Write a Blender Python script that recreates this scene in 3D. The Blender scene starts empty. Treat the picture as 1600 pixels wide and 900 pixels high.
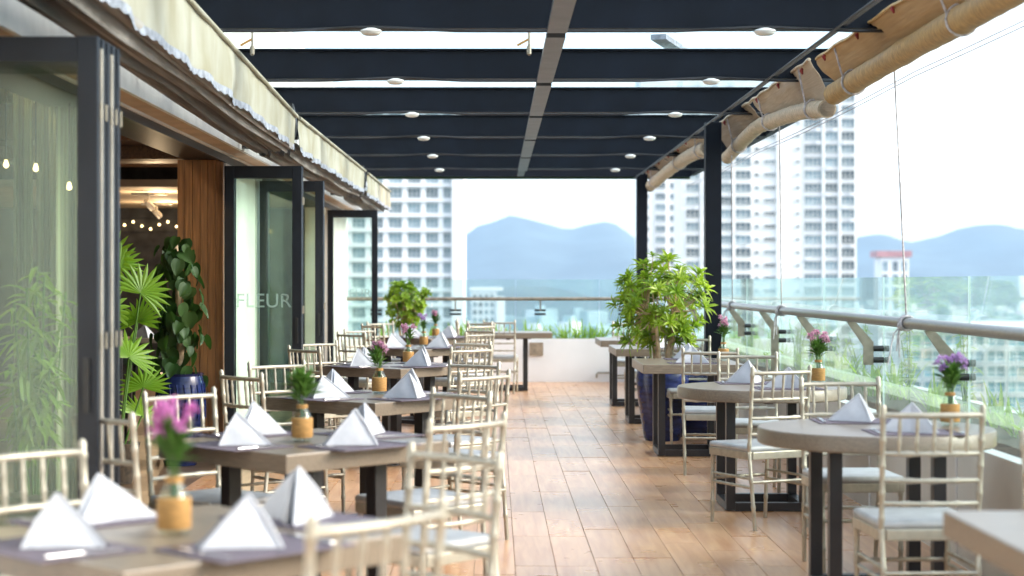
import bpy, bmesh, math, random
from math import radians, sin, cos, pi, sqrt, atan2
from mathutils import Vector, Matrix, noise
random.seed(7)
S = bpy.context.scene
COL = S.collection

# ------------------------------------------------------------------ camera
cam_d = bpy.data.cameras.new('camera')
cam = bpy.data.objects.new('camera', cam_d); COL.objects.link(cam)
cam.location = (0, 0, 1.4); cam.rotation_euler = (radians(90), 0, 0)
cam_d.sensor_width = 36; cam_d.lens = 2700 / 1600 * 36
cam_d.shift_x = 27 / 1600; cam_d.shift_y = -10 / 1600
cam_d.clip_start = 0.05; cam_d.clip_end = 40000
cam_d.dof.use_dof = True; cam_d.dof.focus_distance = 12.0; cam_d.dof.aperture_fstop = 2.1
S.camera = cam

# ------------------------------------------------------------------ sky, sun, exposure
SUN_EL, SUN_AZ = radians(28), radians(100)      # azimuth clockwise from +Y: from the right, a little behind the camera
W = bpy.data.worlds.new('World'); S.world = W; W.use_nodes = True
nt = W.node_tree
sky = nt.nodes.new('ShaderNodeTexSky'); sky.sky_type = 'NISHITA'; sky.sun_disc = False
sky.sun_elevation = SUN_EL; sky.sun_rotation = SUN_AZ
sky.dust_density = 2.0; sky.air_density = 1.0; sky.ozone_density = 1.0
bg = nt.nodes['Background']; bg.inputs['Strength'].default_value = 0.15
veil = nt.nodes.new('ShaderNodeMix'); veil.data_type = 'RGBA'; veil.inputs[0].default_value = .55      # thin even cloud veil over the whole sky
veil.inputs[7].default_value = (2.7, 2.75, 2.8, 1)
nt.links.new(sky.outputs[0], veil.inputs[6]); nt.links.new(veil.outputs[2], bg.inputs[0])
sd = bpy.data.lights.new('sun', 'SUN'); sd.energy = 1.4; sd.angle = radians(32); sd.color = (1, .93, .82)
sun = bpy.data.objects.new('sun', sd); COL.objects.link(sun)
sdir = Vector((sin(SUN_AZ) * cos(SUN_EL), cos(SUN_AZ) * cos(SUN_EL), sin(SUN_EL)))
sun.rotation_euler = sdir.to_track_quat('Z', 'Y').to_euler(); sun.location = (6, -6, 20)
S.view_settings.view_transform = 'Standard'; S.view_settings.look = 'None'
S.view_settings.exposure = 2.3; S.view_settings.gamma = 1
S.render.engine = 'CYCLES'
S.cycles.max_bounces = 10; S.cycles.diffuse_bounces = 4; S.cycles.glossy_bounces = 4
S.cycles.transparent_max_bounces = 32; S.cycles.transmission_bounces = 6
S.cycles.sample_clamp_indirect = 6; S.cycles.caustics_reflective = False; S.cycles.caustics_refractive = False

# ------------------------------------------------------------------ materials
def new_mat(name):
    m = bpy.data.materials.new(name); m.use_nodes = True
    return m, m.node_tree, m.node_tree.nodes['Principled BSDF']

def mat(name, col, rough=.5, metal=0, var=.12, scale=6, stretch=(1, 1, 1), bump=0, rnd=0, spec=.5, col2=None, detail=4, sub=0):
    """procedural surface: base colour broken up by stretched noise, per-object random value, fine bump"""
    m, t, b = new_mat(name); N = t.nodes; L = t.links
    tc = N.new('ShaderNodeTexCoord'); mp = N.new('ShaderNodeMapping'); mp.inputs['Scale'].default_value = stretch
    L.new(tc.outputs['Object'], mp.inputs[0])
    nz = N.new('ShaderNodeTexNoise'); nz.inputs['Scale'].default_value = scale; nz.inputs['Detail'].default_value = detail
    L.new(mp.outputs[0], nz.inputs['Vector'])
    mx = N.new('ShaderNodeMix'); mx.data_type = 'RGBA'
    c2 = col2 or tuple(max(0, c * (1 + 2 * var)) for c in col)
    c1 = col if col2 else tuple(c * (1 - 2 * var) for c in col)
    mx.inputs[6].default_value = (*c1, 1); mx.inputs[7].default_value = (*c2, 1)
    cr = N.new('ShaderNodeMapRange'); cr.inputs[1].default_value = .3; cr.inputs[2].default_value = .7
    L.new(nz.outputs[0], cr.inputs[0]); L.new(cr.outputs[0], mx.inputs[0])
    out = mx.outputs[2]
    if rnd:
        oi = N.new('ShaderNodeObjectInfo'); hs = N.new('ShaderNodeHueSaturation')
        mr = N.new('ShaderNodeMapRange'); mr.inputs[3].default_value = 1 - rnd; mr.inputs[4].default_value = 1 + rnd
        L.new(oi.outputs['Random'], mr.inputs[0]); L.new(mr.outputs[0], hs.inputs['Value'])
        L.new(out, hs.inputs['Color']); out = hs.outputs[0]
    L.new(out, b.inputs['Base Color'])
    b.inputs['Roughness'].default_value = rough; b.inputs['Metallic'].default_value = metal
    b.inputs['Specular IOR Level'].default_value = spec
    if sub:
        b.inputs['Subsurface Weight'].default_value = sub; b.inputs['Subsurface Radius'].default_value = (.02, .02, .02)
    if bump:
        bp = N.new('ShaderNodeBump'); bp.inputs['Strength'].default_value = bump; bp.inputs['Distance'].default_value = .01
        L.new(nz.outputs[0], bp.inputs['Height']); L.new(bp.outputs[0], b.inputs['Normal'])
    return m

def glass(name, tint, refl=1.0, haze=0.0):
    """clear pane: tinted straight-through light plus mirror reflection that grows towards grazing angles"""
    m, t, b = new_mat(name); N = t.nodes; L = t.links; N.remove(b)
    o = N['Material Output']
    tr = N.new('ShaderNodeBsdfTransparent'); tr.inputs[0].default_value = (*tint, 1)
    gl = N.new('ShaderNodeBsdfGlossy'); gl.inputs['Roughness'].default_value = .02; gl.inputs[0].default_value = (.95, 1, .98, 1)
    lw = N.new('ShaderNodeLayerWeight'); lw.inputs[0].default_value = .5
    pw = N.new('ShaderNodeMath'); pw.operation = 'POWER'; pw.inputs[1].default_value = 5
    ml = N.new('ShaderNodeMath'); ml.operation = 'MULTIPLY_ADD'; ml.inputs[1].default_value = .85 * refl; ml.inputs[2].default_value = .035 * refl
    L.new(lw.outputs['Facing'], pw.inputs[0]); L.new(pw.outputs[0], ml.inputs[0])
    mx = N.new('ShaderNodeMixShader'); L.new(ml.outputs[0], mx.inputs[0]); L.new(tr.outputs[0], mx.inputs[1]); L.new(gl.outputs[0], mx.inputs[2])
    last = mx.outputs[0]
    if haze:                                          # thin pale diffuse film on the pane
        df = N.new('ShaderNodeBsdfDiffuse'); df.inputs[0].default_value = (.7, .85, .83, 1)
        tl = N.new('ShaderNodeBsdfTranslucent'); tl.inputs[0].default_value = (.7, .88, .86, 1)
        ad = N.new('ShaderNodeMixShader'); L.new(df.outputs[0], ad.inputs[1]); L.new(tl.outputs[0], ad.inputs[2])
        nz = N.new('ShaderNodeTexNoise'); nz.inputs['Scale'].default_value = 1.5
        mr = N.new('ShaderNodeMapRange'); mr.inputs[3].default_value = haze * .5; mr.inputs[4].default_value = haze * 1.5
        tc = N.new('ShaderNodeTexCoord'); L.new(tc.outputs['Object'], nz.inputs['Vector']); L.new(nz.outputs[0], mr.inputs[0])
        m2 = N.new('ShaderNodeMixShader'); L.new(mr.outputs[0], m2.inputs[0]); L.new(last, m2.inputs[1]); L.new(ad.outputs[0], m2.inputs[2]); last = m2.outputs[0]
    L.new(last, o.inputs[0])
    return m

def leaf_mat(name, c1, c2, rough=.4, trans=.35, stretch=None):
    """leaf: diffuse and gloss plus light coming through the blade, two greens mixed by noise and per object"""
    m, t, b = new_mat(name); N = t.nodes; L = t.links
    tc = N.new('ShaderNodeTexCoord'); nz = N.new('ShaderNodeTexNoise'); nz.inputs['Scale'].default_value = 9
    if stretch:
        mp = N.new('ShaderNodeMapping'); mp.inputs['Scale'].default_value = stretch; L.new(tc.outputs['Object'], mp.inputs[0]); L.new(mp.outputs[0], nz.inputs['Vector'])
        bp = N.new('ShaderNodeBump'); bp.inputs['Strength'].default_value = .6; bp.inputs['Distance'].default_value = .01
        L.new(nz.outputs[0], bp.inputs['Height']); L.new(bp.outputs[0], b.inputs['Normal'])
    else: L.new(tc.outputs['Object'], nz.inputs['Vector'])
    oi = N.new('ShaderNodeObjectInfo')
    av = N.new('ShaderNodeMath'); av.operation = 'MULTIPLY_ADD'; av.inputs[1].default_value = .5
    hv = N.new('ShaderNodeMath'); hv.operation = 'MULTIPLY'; hv.inputs[1].default_value = .55
    L.new(nz.outputs[0], hv.inputs[0]); L.new(oi.outputs['Random'], av.inputs[0]); L.new(hv.outputs[0], av.inputs[2])
    mx = N.new('ShaderNodeMix'); mx.data_type = 'RGBA'; mx.inputs[6].default_value = (*c1, 1); mx.inputs[7].default_value = (*c2, 1)
    L.new(av.outputs[0], mx.inputs[0]); L.new(mx.outputs[2], b.inputs['Base Color'])
    b.inputs['Roughness'].default_value = rough
    tl = N.new('ShaderNodeBsdfTranslucent'); hs = N.new('ShaderNodeHueSaturation'); hs.inputs['Value'].default_value = 1.5
    L.new(mx.outputs[2], hs.inputs['Color']); L.new(hs.outputs[0], tl.inputs[0])
    ms = N.new('ShaderNodeMixShader'); ms.inputs[0].default_value = trans
    L.new(b.outputs[0], ms.inputs[1]); L.new(tl.outputs[0], ms.inputs[2]); L.new(ms.outputs[0], N['Material Output'].inputs[0])
    return m

def emit(name, col, st):
    m, t, b = new_mat(name)
    b.inputs['Base Color'].default_value = (*col, 1); b.inputs['Emission Color'].default_value = (*col, 1); b.inputs['Emission Strength'].default_value = st
    return m

M = {}
M['navy'] = mat('navy_steel', (.0045, .0068, .0125), .5, 0, .15, 3, bump=.03, spec=.16)
M['roofboard'] = mat('roof_underside', (.020, .025, .034), .5, 0, .2, 2, (1, 14, 1), bump=.1)
M['frame'] = mat('door_frame_paint', (.011, .0135, .019), .42, 0, .12, 4, spec=.35)
M['strip'] = mat('grey_conduit', (.075, .075, .08), .4, .2, .15, 5)
M['chair'] = mat('champagne_paint', (.42, .39, .32), .38, .4, .07, 25, rnd=.06)
M['cushion'] = mat('silver_cushion', (.40, .41, .42), .45, .1, .08, 12, bump=.1)
M['top'] = mat('tabletop_laminate', (.19, .152, .113), .32, 0, .1, 14, (1, 9, 9), bump=.04, rnd=.06)
M['tleg'] = mat('table_leg_steel', (.022, .02, .022), .38, 0, .15, 5)
M['napkin'] = mat('napkin_linen', (.55, .56, .60), .85, 0, .02, 40, bump=.12)
M['matt'] = mat('placemat_weave', (.12, .095, .12), .7, 0, .15, 60, bump=.2)
M['steel'] = mat('cutlery_steel', (.55, .55, .57), .22, 1, .05, 10)
M['wrap'] = mat('jute_wrap', (.40, .215, .065), .8, 0, .12, 40, (1, 1, 6), bump=.3)
M['bottle'] = glass('bottle_glass', (.93, .96, .92), 1.0)
M['stem'] = leaf_mat('flower_stem', (.05, .13, .02), (.12, .24, .04))
M['pink'] = leaf_mat('pink_petal', (.48, .20, .34), (.62, .40, .48), .6)
M['magenta'] = leaf_mat('magenta_petal', (.52, .14, .42), (.64, .30, .54), .6)
M['lilac'] = leaf_mat('lilac_petal', (.36, .20, .46), (.52, .37, .60), .6)
M['grout'] = mat('floor_screed', (.30, .19, .115), .7, 0, .15, 8)
M['white'] = mat('white_render', (.76, .75, .73), .7, 0, .04, 3, bump=.05)
M['parapet'] = mat('parapet_white', (.80, .83, .86), .6, 0, .03, 2, bump=.04)
M['plinth'] = mat('planter_tile', (.60, .60, .56), .3, 0, .06, 2)
M['soil'] = mat('soil', (.05, .035, .022), .95, 0, .3, 30, bump=.4)
M['pane'] = glass('door_pane', (.90, .96, .915), .5, .004)
M['clear_pane'] = glass('clear_door_pane', (.955, .972, .952), .5, .004)
M['rail_glass'] = glass('balustrade_glass', (.90, .965, .955), 1.0, .07)
M['roof_glass'] = glass('roof_pane', (.92, .97, .98), .22, .02)
M['glass_edge'] = mat('glass_edge', (.62, .80, .77), .3, 0, .03, 3)
M['alu'] = mat('brushed_aluminium_trim', (.50, .45, .38), .4, .2, .1, 8)
M['railsteel'] = mat('brushed_rail', (.34, .32, .295), .33, .85, .08, 20, (8, 1, 8))
M['bracket'] = mat('bracket_steel', (.27, .24, .19), .4, .6, .12, 14)
M['dark'] = mat('black_fitting', (.015, .015, .015), .4)
M['fairy'] = emit('warm_bulb', (1, .72, .32), 1.6)
M['lampwhite'] = mat('lamp_housing', (.72, .72, .70), .35, 0, .04, 9)
M['frost'] = glass('frosted_lettering', (.95, .97, .95), .3, .30)
M['wood'] = mat('wall_wood', (.36, .165, .055), .5, 0, .2, 5, (14, 14, .6), bump=.08)
M['wood2'] = mat('beam_wood', (.20, .10, .04), .55, 0, .2, 5, (14, .6, 14), bump=.08)
M['inwall'] = mat('dark_slate_wall', (.035, .035, .042), .7, 0, .3, 7, bump=.2)
M['inceil'] = mat('interior_ceiling', (.55, .45, .34), .8, 0, .05, 3)
M['infloor'] = mat('interior_floor', (.14, .085, .05), .4, 0, .2, 5)
M['curtain'] = mat('sheer_curtain', (.17, .18, .115), .9, 0, .4, 3, (9, 9, .15))
M['soffit'] = mat('soffit_board', (.52, .39, .28), .7, 0, .08, 4)
M['canvas'] = mat('weathered_canvas', (.255, .235, .16), .85, 0, .12, 3.2, (1.5, 1, .6), bump=.25, col2=(.38, .375, .32))
M['trim'] = mat('blue_grey_trim', (.26, .28, .33), .8, 0, .2, 20)
M['fold'] = mat('folded_canvas', (.25, .235, .22), .85, 0, .12, 5, (6, .4, 6), bump=.2, rnd=.5)
M['bamboo'] = mat('bamboo_roll', (.42, .265, .10), .6, 0, .18, 5, (5, 16, 5), bump=.5, rnd=.1)
M['bamboo2'] = mat('weathered_bamboo_roll', (.50, .40, .28), .7, 0, .22, 5, (5, 16, 5), bump=.5, rnd=.1)
M['weave'] = leaf_mat('blind_weave', (.20, .125, .06), (.52, .385, .23), .75, .3, (.5, .35, 9))
M['weave2'] = leaf_mat('weathered_blind_weave', (.17, .125, .085), (.50, .42, .33), .75, .3, (.5, .35, 9))
M['redtie'] = mat('red_tie', (.25, .03, .03), .8, 0, .2, 20)
M['rope'] = mat('grey_rope', (.48, .46, .47), .9, 0, .2, 40, bump=.4)
M['cable'] = mat('black_cable', (.018, .018, .02), .5)
M['wire'] = mat('steel_wire', (.45, .42, .48), .4, .6)
M['leafA'] = leaf_mat('bright_leaf', (.055, .16, .012), (.36, .49, .03), .38, .4)
M['leafB'] = leaf_mat('shrub_leaf', (.05, .15, .012), (.34, .48, .03), .4, .35)
M['leafC'] = leaf_mat('grass_leaf', (.15, .29, .03), (.30, .43, .06), .5, .5)
M['leafD'] = leaf_mat('dark_climber_leaf', (.010, .045, .008), (.04, .095, .012), .5, .3)
M['leafE'] = leaf_mat('fan_palm_leaf', (.10, .25, .015), (.25, .42, .03), .4, .45)
M['bark'] = mat('cane_bark', (.44, .32, .20), .8, 0, .2, 18, bump=.4)
M['bluepot'] = mat('cobalt_glaze', (.012, .020, .085), .18, 0, .3, 6, (1, 1, 5))
M['tower'] = mat('tower_render', (.74, .74, .74), .75, 0, .03, .08)
M['tower2'] = mat('tower_render_cool', (.70, .71, .74), .75, 0, .03, .08)
M['wframe'] = mat('window_frame', (.70, .69, .66), .6, 0, .03, 1)
M['city'] = mat('pale_city', (.34, .44, .46), .8, 0, .25, .02)
M['land'] = mat('lowland', (.16, .22, .20), .9, 0, .3, .004)
M['mount'] = mat('forested_mountain', (.035, .055, .06), .95, 0, .35, .006)
M['wood_far'] = leaf_mat('far_foliage', (.04, .10, .03), (.10, .19, .05), .6, .2)
M['redtop'] = mat('red_crown', (.44, .20, .20), .7, 0, .1, .2)
M['stone'] = mat('beige_box', (.30, .245, .18), .7, 0, .15, 20)
M['teal'] = mat('turquoise_cloth', (.05, .38, .42), .8)
M['sage'] = mat('sage_cushion', (.10, .17, .13), .8)
M['wglass'] = mat('far_window_glass', (.025, .06, .09), .12, 0, .35, .45, rnd=.7, spec=.6, col2=(.22, .29, .32))
M['wglass_pale'] = mat('pale_tower_glass', (.10, .19, .23), .12, 0, .3, .45, rnd=.5, spec=.8, col2=(.30, .40, .43))
M['tglass'] = mat('teal_curtain_wall', (.03, .22, .28), .12, 0, .25, .3, rnd=.4, spec=.8)

# floor plank: wood-look tile, each piece its own tone
def plank_mat():
    m, t, b = new_mat('wood_look_tile'); N = t.nodes; L = t.links
    tc = N.new('ShaderNodeTexCoord'); oi = N.new('ShaderNodeObjectInfo')
    mp = N.new('ShaderNodeMapping'); mp.inputs['Scale'].default_value = (16, 1.1, 1)
    ad = N.new('ShaderNodeVectorMath'); ad.operation = 'ADD'
    sc = N.new('ShaderNodeVectorMath'); sc.operation = 'SCALE'; sc.inputs[3].default_value = 3.0
    L.new(oi.outputs['Location'], sc.inputs[0]); L.new(tc.outputs['Object'], ad.inputs[0]); L.new(sc.outputs[0], ad.inputs[1])
    L.new(ad.outputs[0], mp.inputs[0])
    nz = N.new('ShaderNodeTexNoise'); nz.inputs['Scale'].default_value = 1.6; nz.inputs['Detail'].default_value = 6; nz.inputs['Distortion'].default_value = .6
    L.new(mp.outputs[0], nz.inputs['Vector'])
    nz2 = N.new('ShaderNodeTexNoise'); nz2.inputs['Scale'].default_value = 2.2; nz2.inputs['Detail'].default_value = 3
    L.new(ad.outputs[0], nz2.inputs['Vector'])
    r = N.new('ShaderNodeValToRGB'); e = r.color_ramp.elements
    e[0].position = .3; e[0].color = (.49, .21, .078, 1); e[1].position = .72; e[1].color = (.66, .365, .165, 1)
    L.new(nz.outputs[0], r.inputs[0])
    hs = N.new('ShaderNodeHueSaturation')
    mr = N.new('ShaderNodeMapRange'); mr.inputs[3].default_value = .91; mr.inputs[4].default_value = 1.09
    sm = N.new('ShaderNodeMapRange'); sm.inputs[3].default_value = 1.05; sm.inputs[4].default_value = .72
    L.new(oi.outputs['Random'], mr.inputs[0]); L.new(nz2.outputs[0], sm.inputs[0])
    L.new(mr.outputs[0], hs.inputs['Value']); L.new(sm.outputs[0], hs.inputs['Saturation']); L.new(r.outputs[0], hs.inputs['Color'])
    L.new(hs.outputs[0], b.inputs['Base Color'])
    rr = N.new('ShaderNodeMapRange'); rr.inputs[3].default_value = .24; rr.inputs[4].default_value = .33
    L.new(nz2.outputs[0], rr.inputs[0]); L.new(rr.outputs[0], b.inputs['Roughness'])
    bp = N.new('ShaderNodeBump'); bp.inputs['Strength'].default_value = .06; bp.inputs['Distance'].default_value = .003
    L.new(nz.outputs[0], bp.inputs['Height']); L.new(bp.outputs[0], b.inputs['Normal'])
    return m
M['plank'] = plank_mat()

# ------------------------------------------------------------------ mesh builder
class MB:
    def __init__(s): s.v = []; s.f = []; s.mi = []; s.cur = 0
    def add(s, vs, fs):
        o = len(s.v); s.v += [tuple(p) for p in vs]
        for f in fs: s.f.append(tuple(i + o for i in f)); s.mi.append(s.cur)
        return s
    def box(s, c, d, rz=0, ry=0, rx=0):
        x, y, z = d[0] / 2, d[1] / 2, d[2] / 2
        P = [Vector(p) for p in ((-x, -y, -z), (x, -y, -z), (x, y, -z), (-x, y, -z), (-x, -y, z), (x, -y, z), (x, y, z), (-x, y, z))]
        if rz or ry or rx:
            R = Matrix.Rotation(rz, 3, 'Z') @ Matrix.Rotation(ry, 3, 'Y') @ Matrix.Rotation(rx, 3, 'X'); P = [R @ p for p in P]
        c = Vector(c)
        return s.add([p + c for p in P], [(0, 3, 2, 1), (4, 5, 6, 7), (0, 1, 5, 4), (1, 2, 6, 5), (2, 3, 7, 6), (3, 0, 4, 7)])
    def b2(s, a, b):
        return s.box([(a[i] + b[i]) / 2 for i in range(3)], [abs(b[i] - a[i]) for i in range(3)])
    def cbox(s, c, d, bev, rz=0):
        bm = bmesh.new(); bmesh.ops.create_cube(bm, size=1)
        for v in bm.verts: v.co = Vector((v.co.x * d[0], v.co.y * d[1], v.co.z * d[2]))
        bmesh.ops.bevel(bm, geom=bm.edges[:], offset=bev, segments=2, affect='EDGES', profile=.6)
        R = Matrix.Rotation(rz, 3, 'Z'); c = Vector(c); bm.verts.index_update()
        s.add([R @ v.co + c for v in bm.verts], [[v.index for v in f.verts] for f in bm.faces]); bm.free()
        return s
    def tube(s, pts, rad, n=8, cap=True):
        pts = [Vector(p) for p in pts]; k = len(pts)
        if not isinstance(rad, (list, tuple)): rad = [rad] * k
        vs = []; fs = []; ref = None
        for i in range(k):
            t = (pts[min(i + 1, k - 1)] - pts[max(i - 1, 0)]).normalized()
            if ref is None:
                ref = Vector((0, 0, 1)) if abs(t.z) < .9 else Vector((1, 0, 0))
            a = (ref - t * ref.dot(t)).normalized(); b = t.cross(a); ref = a
            for j in range(n):
                g = 2 * pi * j / n
                vs.append(pts[i] + (a * cos(g) + b * sin(g)) * rad[i])
        for i in range(k - 1):
            for j in range(n):
                j2 = (j + 1) % n
                fs.append((i * n + j, i * n + j2, (i + 1) * n + j2, (i + 1) * n + j))
        if cap: fs.append(tuple(range(n - 1, -1, -1))); fs.append(tuple((k - 1) * n + j for j in range(n)))
        return s.add(vs, fs)
    def ringed(s, p0, p1, r, nodes, n=8, fin=False):
        """bamboo-style turned rod with raised rings"""
        p0, p1 = Vector(p0), Vector(p1); L = (p1 - p0).length
        T = [(0, r)]
        for q in nodes:
            w = .007 / L
            T += [(q - 2 * w, r), (q - w, r * 1.22), (q + w, r * 1.22), (q + 2 * w, r)]
        if fin: T += [(1 - .012 / L, r * 1.15), (1, r * .5)]
        else: T += [(1, r)]
        return s.tube([p0.lerp(p1, t) for t, _ in T], [q for _, q in T], n)
    def lathe(s, prof, n=20, c=(0, 0, 0), sq=1):
        vs = []; fs = []
        for r, z in prof:
            for j in range(n):
                g = 2 * pi * j / n; vs.append((c[0] + r * cos(g), c[1] + r * sin(g) * sq, c[2] + z))
        for i in range(len(prof) - 1):
            for j in range(n):
                j2 = (j + 1) % n; fs.append((i * n + j, i * n + j2, (i + 1) * n + j2, (i + 1) * n + j))
        if prof[0][0] > 1e-4: fs.append(tuple(range(n - 1, -1, -1)))
        if prof[-1][0] > 1e-4: fs.append(tuple((len(prof) - 1) * n + j for j in range(n)))
        return s.add(vs, fs)
    def grid(s, fn, nu, nv):
        vs = [fn(i / nu, j / nv) for j in range(nv + 1) for i in range(nu + 1)]
        fs = [(j * (nu + 1) + i, j * (nu + 1) + i + 1, (j + 1) * (nu + 1) + i + 1, (j + 1) * (nu + 1) + i) for j in range(nv) for i in range(nu)]
        return s.add(vs, fs)
    def leaf(s, base, d, L, w, up=Vector((0, 0, 1)), droop=.3, fold=.25, seg=4):
        base = Vector(base); d = Vector(d).normalized()
        side = d.cross(up)
        if side.length < 1e-3: side = Vector((1, 0, 0))
        side.normalize(); nrm = side.cross(d).normalized()
        vs = []; fs = []
        for i in range(seg + 1):
            t = i / seg; p = base + d * (L * t) - Vector((0, 0, 1)) * (droop * L * t * t)
            ww = w * (sin(pi * min(1, t * .92 + .08)) ** .8) if i < seg else 0
            vs += [p + side * ww / 2 + nrm * ww * fold, p, p - side * ww / 2 + nrm * ww * fold]
        for i in range(seg):
            a = i * 3; fs += [(a, a + 1, a + 4, a + 3), (a + 1, a + 2, a + 5, a + 4)]
        return s.add(vs, fs)
    def mesh(s, name, mats, smooth=None):
        me = bpy.data.meshes.new(name); me.from_pydata(s.v, [], s.f)
        for m in (mats if isinstance(mats, (list, tuple)) else [mats]): me.materials.append(M[m])
        if any(s.mi): me.polygons.foreach_set('material_index', s.mi)
        if smooth is not None:
            me.shade_smooth(); me.set_sharp_from_angle(angle=radians(smooth))
        me.update(); return me
    def build(s, name, mats, parent=None, smooth=None, loc=None):
        o = bpy.data.objects.new(name, s.mesh(name, mats, smooth)); COL.objects.link(o)
        o.parent = parent
        if loc: o.location = loc
        return o

def tag(o, label, cat, group=None):
    o['label'] = label; o['category'] = cat
    if group: o['group'] = group
    return o
def thing(name, label, cat, loc=(0, 0, 0), rz=0, group=None):
    o = bpy.data.objects.new(name, None); COL.objects.link(o); o.empty_display_size = .1
    o.location = loc; o.rotation_euler = (0, 0, rz)
    return tag(o, label, cat, group)
def kind(o, k): o['kind'] = k; return o
KIDS = {}
def kids(o): return [c for c in bpy.data.objects if c.parent == o]
def snapshot(root):
    """the tree below a prototype, read once"""
    return [(c, snapshot(c)) for c in kids(root)]
def copy_tree(root, tree, loc, rz, label, group=None):
    r = root.copy(); COL.objects.link(r); r.location = loc; r.rotation_euler = (0, 0, rz); r['label'] = label
    if group: r['group'] = group
    def rec(p, tr):
        for c, sub in tr:
            d = c.copy(); COL.objects.link(d); d.parent = p; rec(d, sub)
    rec(r, tree); return r
def inst(o, parent, loc, rot=(0, 0, 0), scale=None):
    c = o.copy(); COL.objects.link(c); c.parent = parent; c.location = loc; c.rotation_euler = rot
    if scale: c.scale = (scale,) * 3 if not isinstance(scale, (tuple, list)) else scale
    return c
class Proto:
    """make the first of a kind, then copies"""
    def __init__(s): s.root = None
    def put(s, maker, loc, rz, label, group=None):
        if s.root is None:
            s.root = maker(); s.tree = snapshot(s.root); r = s.root
            r.location = loc; r.rotation_euler = (0, 0, rz); r['label'] = label
            if group: r['group'] = group
            return r
        return copy_tree(s.root, s.tree, loc, rz, label, group)
R = random.uniform

# ------------------------------------------------------------------ setting: ground, hills, city
GZ = -62
g = kind(MB().grid(lambda u, v: (-9000 + 18000 * u, -1500 + 10500 * v, GZ), 24, 14).build('ground', 'land'), 'structure')
RIDGE = [(-3000, 395), (-2200, 350), (-1500, 375), (-800, 340), (-300, 372), (100, 350), (420, 380), (600, 372), (725, 366), (750, 350), (775, 343), (800, 334), (828, 341), (860, 350), (888, 357), (912, 350), (940, 343), (962, 348), (995, 372), (1040, 392), (1120, 400), (1220, 396), (1300, 378), (1345, 367), (1378, 363), (1420, 377), (1470, 366), (1510, 352), (1550, 348), (1600, 357), (1700, 372), (1850, 350), (2100, 385), (2600, 362), (3300, 398), (4200, 380)]
def ridge(px):
    for (a, ya), (b, yb) in zip(RIDGE, RIDGE[1:]):
        if a <= px <= b:
            t = (px - a) / (b - a); t = t * t * (3 - 2 * t) * .4 + t * .6
            return ya + (yb - ya) * t
    return 400
def mountains(u, v):
    px = -2900 + 6900 * u; y = 4300 + 3000 * v
    x = (px - 773) / 2700 * 5600
    H = 1.4 + (440 - ridge(px)) / 2700 * 5600 - GZ
    t = v / .433 if v < .433 else (1 - v) / .567
    t = max(0, t)
    gul = noise.fractal(Vector((x / 420, y / 500, 0)), 1, 2, 4) * .34 * (1 - t)
    fine = noise.fractal(Vector((x / 90, y / 90, 3)), 1, 2, 3) * 5 * t
    return (x, y, GZ - 1 + H * max(0, t * .95 + .05 * t * t + gul * min(1, 3 * t)) + fine)
kind(MB().grid(mountains, 420, 40).build('mountains', 'mount', None, 60), 'structure')
def lowhill(u, v):
    x = -260 + 760 * u; y = 2500 + 900 * v
    h = 56 * math.exp(-((u - .42) / .22) ** 2) * sin(pi * v)
    return (x, y, GZ - 1 + h + noise.fractal(Vector((x / 60, y / 60, 0)), 1, 2, 3) * 4 * sin(pi * v))
kind(MB().grid(lowhill, 60, 24).build('hill', 'mount', None, 60), 'structure')

city = MB()
rc = random.Random(3)
for k in range(2600):
    y = 170 + 3900 * rc.random() ** 1.5
    x = rc.uniform(-.42, .62) * y
    if 120 < y < 520 and (-70 < x < -5 or 30 < x < 110): continue
    if y < 330 and -20 < x < 25: continue
    w, dd = rc.uniform(8, 30), rc.uniform(8, 26)
    h = rc.choice((7, 9, 10, 12, 14, 18, 24, 32)) * rc.uniform(.8, 1.2) * (1 if y < 1200 else .8)
    city.cur = rc.choice((0, 0, 0, 1, 2))
    rz = rc.uniform(-.5, .5)
    city.box((x, y, GZ + h / 2), (w, dd, h), rz)
    city.cur = 3                                           # storey bands of dark glazing on the nearer blocks
    if y < 1500:
        for s in range(int(h // 3.4)):
            city.box((x, y, GZ + 1.9 + s * 3.4), (w + .16, dd + .16, 1.5), rz)
o = kind(city.build('distant_city', ['city', 'tower', 'tower2', 'wglass']), 'stuff')
tag(o, 'pale low rise city spread out far below the terrace', 'city')
wood = MB(); rw = random.Random(5)
for k in range(150):
    y = rw.uniform(70, 330); x = y * rw.uniform(.02, .45); r = rw.uniform(3, 7)
    z0 = GZ + rw.uniform(4, 9) + (14 if y > 150 else 0)
    for q in range(55):
        d = Vector((rw.gauss(0, 1), rw.gauss(0, 1), rw.gauss(0, 1))).normalized() * (r * rw.uniform(.55, 1.05))
        n2 = Vector((rw.gauss(0, 1), rw.gauss(0, 1), rw.gauss(0, 1))).normalized()
        a = n2.orthogonal().normalized() * rw.uniform(.7, 1.6); b = n2.cross(a)
        p = Vector((x, y, z0)) + d
        wood.add([p - a, p + b * .6, p + a, p - b * .6], [(0, 1, 2, 3)])
tag(kind(wood.build('treetops', 'wood_far'), 'stuff'), 'green mass of treetops far below the glass balustrade', 'trees')

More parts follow.
